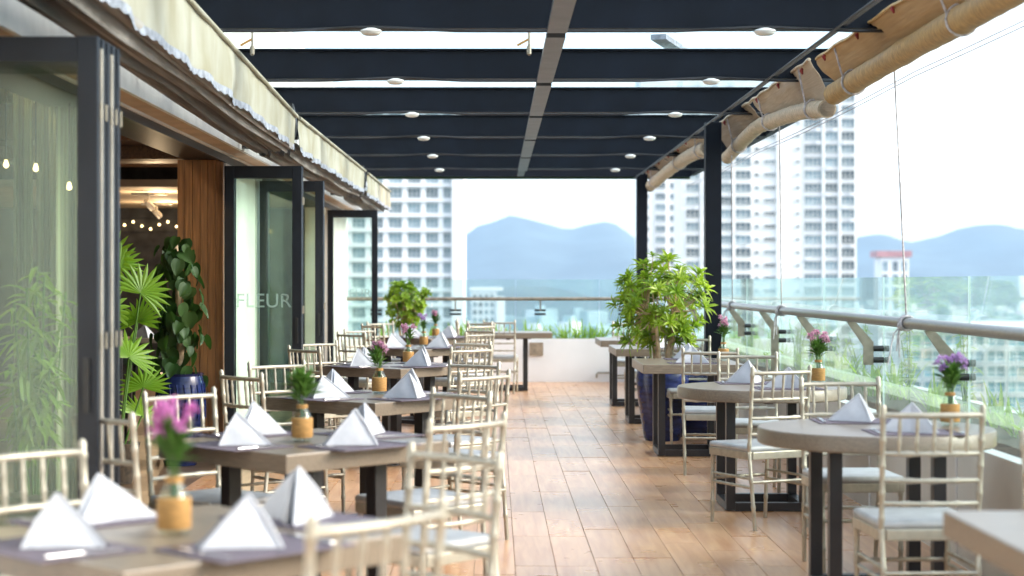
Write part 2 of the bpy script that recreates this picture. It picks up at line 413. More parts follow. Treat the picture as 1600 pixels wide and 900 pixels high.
# ------------------------------------------------------------------ towers
def window_mesh(w, h, mull, glassm, frame='wframe', dep=.35, t=.14):
    """window facing -Y: frame ring that stands proud, glass set back inside it, mullions"""
    b = MB()
    for sx in (-1, 1): b.box((sx * (w / 2 - t / 2), -dep / 2, 0), (t, dep, h))
    for sz in (-1, 1): b.box((0, -dep / 2, sz * (h / 2 - t / 2)), (w - 2 * t, dep, t))
    for q in range(1, mull): b.box((-w / 2 + w * q / mull, -.09, 0), (.1, .12, h - 2 * t))
    b.box((w * .02, -.09, -h * .12), (w - 2 * t - .02, .10, .07)) if mull > 1 else None
    b.cur = 1; b.box((0, -.02, 0), (w - 2 * t, .06, h - 2 * t))
    return b.mesh('window', [frame, glassm])
def put(mesh, name, parent, loc, rz=0):
    o = bpy.data.objects.new(name, mesh); COL.objects.link(o); o.parent = parent; o.location = loc
    if rz: o.rotation_euler = (0, 0, rz)
    return o
# right-hand tower, 400 m away
D = 400; k_ = D / 2700
def PX(px): return (px - 773) * k_
tw = thing('apartment_tower', 'tall white apartment tower with square windows behind the right glass balustrade', 'building', (0, D, GZ))
top = 1.4 + 315 * k_
w = MB(); w.b2((PX(1066), 0, 0), (PX(1176), 18, top - GZ)); w.build('wall', 'tower', tw)
w = MB(); w.b2((PX(1176.2), .3, 0), (PX(1213), 18, top - GZ + 3)); w.build('wall', 'tower', tw)
w = MB(); w.b2((PX(1213.2), -.3, 0), (PX(1249), 18, top - GZ + 6)); w.build('wall', 'tower', tw)
w = MB(); w.b2((PX(1249.2), 0, 0), (PX(1338), 18, top - GZ)); w.build('wall', 'tower', tw)
for px in (1096, 1122, 1146, 1286, 1311.5): MB().box((PX(px), -.25, (top - GZ) / 2), (.5, .5, top - GZ - 1)).build('rib', 'tower', tw)
wm = {}
for px, wid, hh, mull, dy in ((1082, 19, 13, 3, 0), (1109, 18, 13, 3, 0), (1135, 18, 13, 3, 0), (1161, 23, 13, 3, 0), (1182.5, 7, 6, 1, .3), (1203, 17, 7, 4, .3), (1246, 5, 6, 1, -.3), (1270, 25, 13.5, 4, 0), (1298.5, 19, 13.5, 3, 0), (1324.5, 20, 13.5, 3, 0)):
    me = window_mesh(wid * 1.12 * k_, hh * 1.12 * k_, mull, 'wglass')
    for r in range(26):
        py = 152 + 20.2 * r
        if 28 < (440 - py) < 400 or py < 640:
            put(me, 'window', tw, (PX(px), dy, 1.4 + (440 - py) * k_ - GZ))
for r in range(26):
    py = 162 + 20.2 * r
    MB().box((PX(1293.5), -.12, 1.4 + (440 - py) * k_ - GZ), (13, .24, .35)).build('ledge', 'tower2', tw)
ac = MB(); ra = random.Random(4)
for px, wid in ((1082, 19), (1109, 18), (1135, 18), (1161, 23), (1270, 25), (1298.5, 19), (1324.5, 20)):
    for r in range(24):
        if ra.random() < .35: ac.box((PX(px) + ra.choice((-1, 1)) * wid * .3 * k_, -.45, 1.4 + (440 - (163 + 20.2 * r)) * k_ - GZ), (1.1, .5, .7))
kind(ac.build('air_conditioner', 'tower2', tw), 'stuff')
# second tower further back
D2 = 480; k2 = D2 / 2700
def PX2(px): return (px - 773) * k2
tw2 = thing('apartment_tower', 'narrower pale tower with small windows between the two dark posts', 'building', (0, D2, GZ))
top2 = 1.4 + 330 * k2
MB().b2((PX2(1000), 0, 0), (PX2(1046), 16, top2 - GZ)).build('wall', 'tower', tw2)
MB().b2((PX2(1046.2), .4, 0), (PX2(1090), 16, top2 - GZ)).build('wall', 'tower', tw2)
for px, wid, hh, mull, dy in ((1011, 6, 7, 1, 0), (1032, 15, 10, 3, 0), (1050, 6, 9, 1, .4), (1058.5, 6, 9, 1, .4)):
    me = window_mesh(wid * 1.12 * k2, hh * 1.12 * k2, mull, 'wglass')
    for r in range(25): put(me, 'window', tw2, (PX2(px), dy, 1.4 + (440 - (188 + 17 * r)) * k2 - GZ))
for r in range(25): MB().box((PX2(1023), -.1, 1.4 + (440 - (196 + 17 * r)) * k2 - GZ), (7.6, .2, .3)).build('ledge', 'tower2', tw2)
# left-hand tower
D3 = 370.0; k3 = D3 / 2700
def PX3(px): return (px - 773) * k3
tw3 = thing('hotel_tower', 'white gridded tower with blue windows behind the leafy shrub on the left', 'building', (0, D3, GZ))
top3 = 1.4 + 300 * k3
MB().b2((PX3(470), 1.2, 0), (PX3(706), 22, top3 - GZ)).build('wall', 'tower2', tw3)
MB().b2((PX3(706.2), -1.2, 0), (PX3(725), 22, top3 - GZ)).build('end_wall', 'tower', tw3)
fins = (488, 517, 546, 575, 602.5, 632.5, 661.5, 688.5)
for px in fins: MB().box((PX3(px), .55, (top3 - GZ) / 2), (8 * k3, 1.2, top3 - GZ - 1)).build('fin', 'tower', tw3)
for r in range(22):
    zc = 1.4 + (440 - (149 + 23.4 * r)) * k3 - GZ
    if zc < 3: break
    MB().box(((PX3(470) + PX3(706)) / 2, .25, zc), (PX3(705.8) - PX3(470), 1.5, 5.5 * k3)).build('slab', 'tower', tw3)
wg = [window_mesh(21.5 * k3, 16.6 * k3, 3, 'wglass_pale', 'tower', .3), window_mesh(13 * k3, 16.6 * k3, 2, 'wglass_pale', 'tower', .3)]
for r in range(20):
    zc = 1.4 + (440 - (160.7 + 23.4 * r)) * k3 - GZ
    if zc < 3: break
    for px in (503, 531.5, 560, 589, 617.5, 647, 675): put(wg[0], 'window', tw3, (PX3(px), 1.15, zc))
    put(wg[1], 'window', tw3, (PX3(698.6), 1.15, zc))
# red-crowned tower in the middle distance
D4 = 900; k4 = D4 / 2700
tr = thing('red_crowned_tower', 'pale pink tower with a red crown standing before the right mountains', 'building', (0, D4, GZ))
X = lambda p: (p - 773) * k4
MB().b2((X(1376), 0, 0), (X(1420), 15, 1.4 + 38 * k4 - GZ)).build('wall', 'tower', tr)
MB().b2((X(1370), -1.5, 1.4 + 38.4 * k4 - GZ), (X(1424), 16, 1.4 + 48 * k4 - GZ)).build('crown', 'redtop', tr)
me = window_mesh(9 * k4, 16 * k4, 2, 'wglass')
for r in range(6):
    for p in (1383, 1399, 1413): put(me, 'window', tr, (X(p), 0, 1.4 + (24 - 20 * r) * k4 - GZ))
# white block behind the far railing
D5 = 700; k5 = D5 / 2700
bl = thing('white_block', 'white office block beyond the far railing, left of centre', 'building', (0, D5, GZ))
X5 = lambda p: (p - 773) * k5
MB().b2((X5(736), 0, 0), (X5(776), 16, 1.4 - 14 * k5 - GZ)).build('wall', 'tower2', bl)
MB().b2((X5(776.2), -1, 0), (X5(789), 16, 1.4 - 24 * k5 - GZ)).build('wall', 'tower', bl)
MB().b2((X5(734), -1, 1.4 - 13.9 * k5 - GZ), (X5(786), 17, 1.4 - 9 * k5 - GZ)).build('roof', 'tower', bl)
me = window_mesh(6 * k5, 8 * k5, 1, 'wglass')
for r in range(7):
    for p in (742, 751, 760, 769): put(me, 'window', bl, (X5(p), 0, 1.4 - (24 + 12 * r) * k5 - GZ))
# teal glazed block low on the right
D6 = 150; k6 = D6 / 2700
tb = thing('glass_block', 'teal glazed office block with white grid below the right railing', 'building', (0, D6, GZ))
X6 = lambda p: (p - 773) * k6
MB().b2((X6(1405), .3, 0), (X6(1760), 20, 1.4 - 78 * k6 - GZ)).build('wall', 'tower2', tb)
MB().b2((X6(1400), -.4, 1.4 - 77.8 * k6 - GZ), (X6(1765), 20.5, 1.4 - 71 * k6 - GZ)).build('roof', 'tower', tb)
me = window_mesh(31 * k6, 19 * k6, 2, 'tglass', 'tower', .3, .09)
for r in range(11):
    for c in range(10): put(me, 'window', tb, (X6(1425 + 33 * c), .28, 1.4 - (92 + 24 * r) * k6 - GZ))

# ------------------------------------------------------------------ terrace floor
XL, XR, YN, YF = -2.1, 2.3, -3.0, 24.1
fl = MB().b2((XL, YN, -.25), (XR, YF, -.004)).build('floor', 'grout'); kind(fl, 'structure')
pw, pl = .2, 1.0
pm = MB().cbox((0, 0, -.004), (pw - .003, pl - .003, .010), .0012).mesh('plank', 'plank')
rest = MB(); rp = random.Random(11)
for c in range(22):
    x = XL + pw * (c + .5); off = rp.choice((0, .25, .5, .75)) if c else .5
    y = YN - off
    while y < YF:
        a, b = max(y, YN), min(y + pl, YF)
        if b - a > .05:
            near = (7.0 < (a + b) / 2 < 19.5) if x > -.7 else (7.6 < (a + b) / 2 < 14.6)
            if near and b - a > .98:
                o = put(pm, 'plank', fl, (x, (a + b) / 2, rp.uniform(-.0012, .0012)))
                o.rotation_euler = (rp.gauss(0, .0012), rp.gauss(0, .002), 0)
            else: rest.box((x, (a + b) / 2, -.004), (pw - .003, b - a - .003, .010), 0, rp.gauss(0, .002), rp.gauss(0, .001))
        y += pl
kind(rest.build('plank', 'plank', fl), 'stuff')

# parapet planters
par = thing('parapet_planter', 'low white planter wall across the far end of the terrace', 'planter', (0, 24.1, 0))
b = MB(); b.b2((XL, 0.002, 0), (2.9, .09, .60)); b.b2((XL, .70, 0), (2.9, .80, .60)); b.build('wall', 'parapet', par)
MB().b2((XL, .092, 0), (2.9, .698, .53)).build('soil_bed', 'soil', par)
MB().box((.58, -.012, .46), (.19, .03, .18)).build('utility_box', 'stone', par)
b = MB(); b.tube([(1.42, -.03, .06), (1.42, -.03, .11), (1.44, -.03, .13), (1.60, -.03, .13)], .012); b.build('pipe', 'bracket', par, 60)
sp = thing('side_planter', 'long pale tiled planter along the right side below the railing', 'planter', (2.3, 0, 0))
b = MB(); b.b2((.002, YN, 0), (.08, 24.09, .60)); b.b2((.86, YN, 0), (.94, 24.09, .60)); b.build('wall', 'plinth', sp)
for y in range(-2, 24, 2): MB().box((-.002, y + .6, .3), (.012, .012, .58)).build('tile_joint', 'white', sp)
MB().b2((.082, YN, 0), (.858, 24.09, .53)).build('soil_bed', 'soil', sp)
MB().b2((-3.2 - 2.3, YN, -4), (.7, 24.9, -.26)).build('slab_edge', 'white', sp)

# ------------------------------------------------------------------ pergola
pg = thing('pergola', 'dark navy steel pergola with glass roof over the terrace', 'pergola')
HB, HT = 2.86, 3.07
beams = [10.0 + 2.46 * k for k in range(-5, 6)]
bm_ = MB(); L = 4.72; xc = .36
bm_.box((0, 0, (HT - HB) / 2 + .006), (L, .07, HT - HB - .012)); bm_.box((0, 0, .003), (L, .13, .012)); bm_.box((0, 0, HT - HB - .004), (L, .13, .012))
beam_me = bm_.mesh('beam', 'navy')
for y in beams: put(beam_me, 'beam', pg, (xc, y, HB))
MB().box((xc, 23.98, 2.95), (L, .14, .19)).build('end_beam', 'navy', pg)
MB().box((xc, 24.07, 2.842), (L, .03, .03)).build('edge_trim', 'leafD', pg)
MB().b2((2.725, -3, 2.875), (2.79, 24.1, 3.10)).build('fascia', 'navy', pg)
MB().b2((-2.10, -3, 2.86), (-2.0, 24.1, 3.10)).build('wall_plate', 'navy', pg)
MB().box((.355, 10.4, HB - .008), (.09, 26.6, .012)).build('centre_rail', 'dark', pg)
for y in beams[:-1]: MB().box((.355, y + 1.17, HB - .030), (.112, 2.28, .028)).build('rail_cover', 'strip', pg)
for (x, y) in ((2.0, 23.5), (2.0, 15.85), (2.0, .6)):
    p = MB().cbox((x, y, HB / 2), (.145, .145, HB - .002), .008).build('post', 'navy', pg)
    MB().box((x, y, .01), (.22, .22, .02)).build('base_plate', 'navy', p)
for i, y in enumerate(beams):
    y2 = y + 2.46
    if i < 10:
        for x0, x1 in ((-1.98, .33), (.38, 2.71)): MB().b2((x0, y + .02, HT + .012), (x1, y2 - .02, HT + .026)).build('roof_panel', 'roof_glass', pg)
for x0, y0, x1, y1 in ((-1.1, 11.0, -.45, 11.9), (.02, 10.9, .25, 11.6), (1.25, 13.2, 1.5, 14.0)):  # bars added in place of diagonal blue reflections in the roof glass
    a, c = Vector((x0, y0, HT + .2)), Vector((x1, y1, HT + .2))
    MB().box((a + c) / 2, ((c - a).length, .12, .04), atan2(y1 - y0, x1 - x0)).build('brace', 'trim', pg)
MB().tube([(2.02, -2, HB + .02), (2.02, 24, HB + .02)], .010, 8).build('track_tube', 'strip', pg, 60)
MB().tube([(1.93, -2, HB - .03), (1.93, 24, HB - .03)], .009, 6).build('track_cable', 'cable', pg, 60)

# ceiling lights hanging on a cable under each beam
def make_light():
    t = thing('ceiling_light', '', 'ceiling light')
    MB().lathe([(.025, .024), (.06, .012), (.064, .004), (.060, 0)], 18).build('base', 'lampwhite', t, 40)
    MB().lathe([(.058, 0), (.055, -.008), (.040, -.016), (.02, -.019), (.0001, -.02)], 18).build('diffuser', 'lampwhite', t, 60)
    return t
PL = Proto()
ordn = ['first', 'second', 'third', 'fourth', 'fifth', 'sixth', 'seventh', 'eighth', 'ninth', 'tenth']
for i in range(6):
    y = beams[5 + i] - .085
    for x, side in ((-.71, 'left'), (1.55, 'right')):
        PL.put(make_light, (x, y, HB - .03), 0, f'round white ceiling light, {ordn[i]} from the front in the {side} row', 'ceiling lights under the pergola beams')
    c = MB(); pts = []
    for s in range(41):
        x = -1.95 + 4.6 * s / 40
        dd = min(abs(x + .71), abs(x - 1.55)); sag = .004 + .024 * min(1, dd / .5)
        pts.append((x, y, HB + .0 - sag + .006))
    c.tube(pts, .009, 6)
    tag(c.build('light_cable', 'cable', None, 60), f'black cable sagging between the lights under the {ordn[i]} beam', 'cable', 'light cables')
def make_sprinkler():
    t = thing('mist_nozzle', '', 'mist nozzle')
    MB().tube([(0, 0, 0), (0, 0, -.09)], .008).build('pipe', 'bracket', t)
    MB().lathe([(.006, -.16), (.016, -.15), (.016, -.10), (.008, -.09)], 10).build('nozzle', 'bracket', t)
    MB().box((-.04, 0, -.07), (.09, .012, .014), 0, -.5).build('lever', 'wrap', t)
    return t
PS = Proto()
for x, y, s in ((-1.62, 11.55, 'beside the left awning'), (.23, 11.55, 'beside the grey centre rail')):
    PS.put(make_sprinkler, (x, y, HT), 0, f'small brass mist nozzle under the roof glass {s}', 'mist nozzles')

# ------------------------------------------------------------------ restaurant building on the left
rb = thing('restaurant', 'restaurant building with wood lined interior along the left side of the terrace', 'building')
MB().b2((-2.45, -3, 2.36), (-2.13, 24.9, 2.398)).build('door_header', 'frame', rb)
MB().b2((-2.13, -3, 2.335), (-2.10, 24.9, 2.396)).build('header_track', 'dark', rb)
MB().b2((-2.45, -3, 2.402), (-1.94, 24.85, 2.62)).build('soffit', 'soffit', rb)
MB().b2((-1.938, -3, 2.392), (-1.91, 24.85, 2.62)).build('soffit_fascia', 'lampwhite', rb)
MB().b2((-2.10, -3, 2.386), (-2.08, 24.85, 2.400)).build('soffit_edge', 'white', rb)
MB().b2((-2.45, -3, 2.622), (-2.0, 24.9, 2.85)).build('upper_wall', 'white', rb)
MB().b2((-2.5, -3, 2.87), (-2.11, 24.9, 4.0)).build('parapet', 'white', rb)
for y0, y1, m in ((13.62, 15.3, 'white'), (15.32, 15.75, 'plinth'), (-3, 5.9, 'white'), (22.3, 24.9, 'white')): MB().b2((-2.45, y0, 0), (-2.12, y1, 2.36)).build('pier', m, rb)
MB().b2((-7.0, -1, -.25), (-2.1, 25, -.002)).build('interior_floor', 'infloor', rb)
MB().b2((-7.0, -1, 3.02), (-2.5, 25, 3.1)).build('interior_ceiling', 'inceil', rb)
MB().b2((-7.1, -1, 0), (-7.0, 25, 3.1)).build('interior_wall', 'inwall', rb)
MB().b2((-7.0, 24.0, 0), (-2.46, 24.1, 3.1)).build('end_wall', 'inwall', rb)
MB().b2((-7.0, 24.6, 0), (-2.46, 24.9, 4)).build('outer_wall', 'white', rb)
MB().b2((-2.1, -6.2, -.25), (3.2, -6, 3.1)).build('return_wall', 'soffit', rb)  # unseen wall added behind the camera to darken reflections in the door glass
# slate courses on the dark wall behind
for k in range(12): MB().box((-4.7, 23.99, .18 + k * .2), (4.5, .03 + .01 * (k % 3), .17)).build('slate_course', 'inwall', rb)
MB().b2((-7.0, 18.6, 2.42), (-2.46, 23.9, 2.5)).build('bulkhead', 'inceil', rb)
MB().b2((-7.0, 15.5, 2.50), (-2.46, 15.8, 3.0)).build('ceiling_beam', 'wood2', rb)
MB().b2((-2.46, 14.9, 2.62), (-4.6, 18.4, 2.70)).build('ceiling_board', 'wood2', rb)
for k in range(6):                                     # wood lined pillar of upright boards
    x0 = -2.487 + k * .060
    MB().b2((x0, 13.55 - .008 * (k % 2), 0), (x0 + .057, 13.60, 2.355)).build('board', 'wood', rb)
for y, x in ((9.4, -2.9), (17.0, -3.3), (19.5, -3.9), (22.0, -4.3)):
    zb = 2.36 if y > 18.6 else 2.95
    t = thing('track_spotlight', f'warm track spotlight on the interior ceiling, {["nearest the left glass door","over the doorway","deeper inside","deepest inside"][[9.4,17.0,19.5,22.0].index(y)]}', 'spotlight', (x, y, zb), 0, 'interior spotlights')
    MB().box((0, 0, .03), (.4, .03, .03)).build('track', 'lampwhite', t)
    MB().tube([(0, 0, .02), (0, 0, -.06)], .01).build('arm', 'lampwhite', t)
    MB().tube([(-.03, -.05, -.05), (.03, .04, -.13)], [.032, .04], 12).build('head', 'lampwhite', t, 40)
    MB().tube([(.03, .041, -.131), (.0315, .0425, -.133)], [.032, .032], 12).build('bulb', 'fairy', t)
    ld = bpy.data.lights.new('spotlight_glow', 'POINT'); ld.energy = 9; ld.color = (1, .72, .42); ld.shadow_soft_size = .04
    lo = bpy.data.objects.new('spotlight_glow', ld); COL.objects.link(lo); lo.parent = t; lo.location = (.06, .08, -.2)
fs = thing('fairy_lights', 'string of warm fairy lights across the dark interior wall', 'string lights', (0, 23.9, 0))
pts = [(-5.6 + .06 * i, 0, 1.4 + .78 + .05 * sin(i * .8)) for i in range(36)]
MB().tube(pts, .004, 5).build('wire', 'cable', fs)
for i in range(0, 36, 2):
    p = pts[i]; MB().lathe([(.0001, -.022), (.016, -.012), (.018, 0), (.008, .014)], 8, p).build('bulb', 'fairy', fs, 60)
# pale curtains just inside the first door
def curtain(x0, x1, y, label):
    b = MB()
    b.grid(lambda u, v: (x0 + (x1 - x0) * u, y + .045 * sin(u * (x1 - x0) / .15 * 2 * pi) + .015 * sin(u * 31), .03 + 2.6 * v), 120, 4)
    b.grid(lambda u, v: (x0 + (x1 - x0) * u, y + .008 + .045 * sin(u * (x1 - x0) / .15 * 2 * pi) + .015 * sin(u * 31), .03 + 2.6 * v), 120, 4)
    tag(b.build('curtain', 'curtain', None, 80), label, 'curtain')
curtain(-3.3, -2.74, 9.5, 'pale sheer curtain at the picture edge, seen through the nearest glass door')
curtain(-2.68, -2.56, 9.62, 'narrow dark gathered curtain behind the nearest glass door')
curtain(-2.52, -2.3, 9.5, 'pale sheer curtain behind the tall leafy plant at the nearest glass door')

bp_ = thing('bamboo_plant', 'tall leafy green plant behind the nearest left glass door', 'plant', (-2.42, 9.1, 0))  # plant added in place of greenery reflected in the door pane
b = MB(); st_ = MB()
for k in range(9):
    x_, y_ = R(-.22, .22), R(-.12, .12); h_ = R(.9, 1.5); st_.tube([(x_ * .3, y_ * .3, .28), (x_ * .7, y_, h_ * .6), (x_, y_ * 1.4, h_)], .006, 5)
    for q in range(34):
        f_ = R(.3, 1); b.leaf((x_ * f_, y_ * f_ * 1.3, .28 + (h_ - .28) * f_), (R(-1, 1), R(-1, 1), R(-.6, .7)), R(.10, .2), .036, droop=.4, seg=3)
b.build('foliage', 'leafB', bp_); st_.build('stem', 'stem', bp_)
MB().lathe([(.10, .001), (.15, .25), (.16, .28), (.13, .28), (.0001, .25)], 20).build('pot', 'soil', bp_, 40)
for k, (x_, z_) in enumerate(((-2.63, 2.03), (-2.47, 2.01), (-2.29, 1.91))):  # glowing bulbs added where lights are reflected in the door glass
    t = thing('pendant_bulb', f'warm pendant bulb behind the nearest glass door, {["leftmost", "middle", "rightmost"][k]} of three', 'lamp', (x_, 9.3, z_), 0, 'pendant bulbs')
    MB().tube([(0, 0, .03), (0, 0, 3.02 - z_)], .004, 5).build('cord', 'cable', t)
    MB().lathe([(.0001, -.02), (.013, -.012), (.016, 0), (.010, .014), (.009, .025), (.0001, .026)], 12).build('bulb', 'fairy', t, 60)

# folding doors: leaves that stand out from the wall
ZT = 2.3
def make_leaf(th, wd, y, lettering=False, handle=True):
    """one glazed leaf as parts of its stack: frame, pane, hinge; stands across the terrace at local y"""
    t_ = .045; fw = .075
    b = MB()
    for x in (fw / 2, wd - fw / 2): b.cbox((x, y, ZT / 2 + .01), (fw, t_, ZT - .02), .004)
    b.cbox((wd / 2, y, ZT - fw / 2 - .011), (wd - 2 * fw + .002, t_ - .004, fw + .02), .003)
    b.cbox((wd / 2, y, .06), (wd - 2 * fw + .002, t_ - .004, .09), .003)
    f = b.build('leaf_frame', 'frame', th)
    MB().b2((fw - .005, y - .006, .1), (wd - fw + .005, y + .006, ZT - fw)).build('pane', 'clear_pane' if th.location.y < 7 else 'pane', f)
    b = MB()
    for z in (.25, 1.15, 2.0): b.tube([(wd + .002, y + .022, z), (wd + .002, y + .022, z + .06)], .006, 8)
    b.build('hinge', 'bracket', f, 60)
    if handle:
        b = MB(); b.box((wd - fw / 2, y - .03, 1.02), (.02, .025, .2)); b.build('handle', 'dark', f)
    if lettering:
        cu = bpy.data.curves.new('lettering', 'FONT'); cu.body = 'FLEUR'; cu.size = .155; cu.extrude = .0012; cu.align_x = 'RIGHT'; cu.space_character = 1.02
        o = bpy.data.objects.new('lettering', cu); COL.objects.link(o); o.parent = f
        o.location = (wd - fw - .005, y - .0085, 1.2); o.rotation_euler = (pi / 2, 0, 0); cu.materials.append(M['frost'])
def stack(x, y, n, gap, wd, label, let=True):
    th = thing('folding_door', label, 'glass door', (x, y, 0), 0, 'folding glass doors')
    for k in range(n): make_leaf(th, wd, k * gap, let and k == 0, k == 0)
    b = MB(); 
    if n > 2:
        for k in range(n - 1): b.b2((wd - .03, k * gap + .026, .05), (wd - .006, (k + 1) * gap - .026, ZT - .05))
        b.build('gasket', 'dark', th)
        for k in (0, 2): MB().b2((wd - .02, k * gap + .030, .04), (wd + .004, k * gap + .052, ZT - .04)).build('edge_strip', 'alu', th)
    return th
stack(-2.1, 6.35, 5, .085, .645, 'nearest stack of dark framed folding glass doors at the left edge', False)
stack(-2.1, 13.45, 2, .07, .60, 'dark framed glass door leaf with frosted lettering right of the wood pillar')
stack(-2.1, 15.45, 2, .07, .57, 'second dark door leaf close behind the lettered glass door', False)
stack(-2.1, 21.7, 1, .07, .63, 'farthest dark framed glass door leaf near the leafy shrub')

# retracted awnings
def awning(y0, y1, zt0, zt1, zb0, zb1, x, nfold, label):
    t = thing('awning', label, 'awning', (x, y0, 0), 0, 'retracted cream awnings')
    L = y1 - y0; ph = R(0, 9)
    lerp = lambda a, b, u: a + (b - a) * u
    def wav(u, v): return .012 * sin(u * L * 9 + ph + v) + .02 * noise.noise(Vector((u * L * 1.7, v * 2, ph)))
    n = int(L * 16)
    b = MB()
    def fn(u, v, o=0):
        zt, zb = lerp(zt0, zt1, u), lerp(zb0, zb1, u)
        return (wav(u, v) * (v + .15) + o + .05 * (1 - v) * 0, u * L, zt + (zb - zt) * v)
    b.grid(lambda u, v: fn(u, v), n, 6); b.grid(lambda u, v: fn(u, v, -.004), n, 6)
    b.build('valance', 'canvas', t, 80)
    # scalloped trim along the lower edge
    e = MB()
    def edge(u, v):
        p = fn(u, 1, .003); tooth = .013 * abs(sin(u * L * pi / .14))
        return (p[0], p[1], p[2] + .03 - (.032 + tooth) * v)
    e.grid(edge, int(L * 50), 1); e.build('scalloped_trim', 'trim', t)
    MB().tube([(.01, 0, zt0 + .005), (.01, L, zt1 + .005)], .014, 10).build('front_bar', 'canvas', t, 60)
    for k in range(nfold):
        q = k / (nfold - 1); b = MB()
        fx = -.030 - .27 * q; amp = .022 + .008 * (k % 3)
        def fold(u, v, k=k, fx=fx, amp=amp):
            a = pi * v
            sag = .03 * sin(u * pi * (2 + k % 3) + k) + .012 * noise.noise(Vector((u * L * 1.3, k, 0)))
            zz = lerp(zb0, zb1, u) + .0 - .02 * q + (0.06 if k % 2 else .03)
            return (fx + .0105 * cos(a) + .008 * sin(u * 7 + k * .6), u * L, zz - amp * sin(a) * 2 + sag * .35)
        b.grid(fold, int(L * 5), 6); b.build('canvas_fold', 'fold', t, 80)
    b = MB()
    for u in (.02, .5, .98): b.box((-.25, u * L, lerp(zb0, zb1, u) + .11), (.46, .04, .03))
    b.build('arm', 'strip', t)
    return t
awning(5.4, 13.02, 2.86, 2.64, 2.50, 2.405, -1.5, 13, 'nearest cream retracted awning above the first doors')
awning(13.2, 19.95, 2.645, 2.67, 2.40, 2.42, -1.5, 13, 'middle cream retracted awning above the lettered glass door')
awning(20.35, 24.7, 2.67, 2.68, 2.42, 2.43, -1.5, 10, 'farthest short cream awning at the end of the left wall')
for y in (13.11, 20.15): 
    b = MB(); b.box((0, 0, 0), (.5, .12, .34)); b.tube([(.24, -.05, -.15), (.27, -.03, .0), (.24, .0, .15)], .02)
    tag(b.build('awning_bracket', 'dark', None, None, (-1.78, y, 2.58)), f'dark bracket in the gap {"before" if y < 15 else "after"} the middle awning', 'bracket', 'awning brackets')

# ------------------------------------------------------------------ balustrade
bal = thing('glass_balustrade', 'frameless glass balustrade with steel handrail along the right edge', 'balustrade', (2.49, 0, 0))
MB().tube([(0, -2, 1.15), (0, 24.55, 1.15)], .033, 16).build('handrail', 'railsteel', bal, 60)
ys = [-1.0 + 2.18 * k for k in range(13)]
for a, c in zip(ys, ys[1:]):
    gp = MB().b2((.225, a + .010, .45), (.237, min(c, 24.9) - .010, 1.43)).build('glass_panel', 'rail_glass', bal)
    MB().b2((.2245, a + .004, .45), (.2375, a + .0098, 1.431)).build('glass_edge', 'glass_edge', gp)
for k, y in enumerate([1.55, 3.63, 5.71, 7.8, 9.9, 12.07, 14.1, 16.1, 18.3, 20.4, 22.4]):
    b = MB(); z0 = 1.118
    def plate(pts, t=.014):
        vs = [(p[0], -t / 2, p[1]) for p in pts] + [(p[0], t / 2, p[1]) for p in pts]; n = len(pts)
        b.add([(q[0], q[1] + y, q[2]) for q in vs], [tuple(range(n)), tuple(range(2 * n - 1, n - 1, -1))] + [(i, i + n, (i + 1) % n + n, (i + 1) % n) for i in range(n)])
    post = k in (7, 3)
    plate([(-.03, z0), (.03, z0), (.155, z0 - .14), (.155, z0 - .30 if not post else .5), (.085, z0 - .30 if not post else .5), (.085, z0 - .17)])
    br = b.build('bracket', 'bracket', bal)
    for z in (z0 - .185, z0 - .265): MB().tube([(.155, y, z), (.2245, y, z)], .021, 10).build('glass_clamp', 'dark', br, 50)
    for z in (z0 - .185, z0 - .265): MB().tube([(.2375, y, z), (.262, y, z)], .021, 10).build('clamp_cap', 'dark', br, 50)
bal2 = thing('glass_balustrade', 'glass balustrade with thin steel rail across the far end', 'balustrade', (0, 24.55, 0))
MB().tube([(-2.1, 0, 1.155), (2.45, 0, 1.155)], .026, 12).build('handrail', 'bracket', bal2, 60)
for a in range(4):
    MB().b2((-2.1 + a * 1.2 + .006, .22, .45), (-2.1 + (a + 1) * 1.2 - .006, .232, 1.43)).build('glass_panel', 'rail_glass', bal2)
for x in (-1.7, -.56, .65, 1.85):
    b = MB(); b.box((x, .05, 1.06), (.02, .014, .16)); b.box((x, .12, 1.0), (.02, .16, .014)); br = b.build('bracket', 'bracket', bal2)
    for z in (.99, .935): MB().tube([(x - .08, .2, z), (x + .08, .2, z)], .016, 8).build('glass_clamp', 'dark', br, 50)

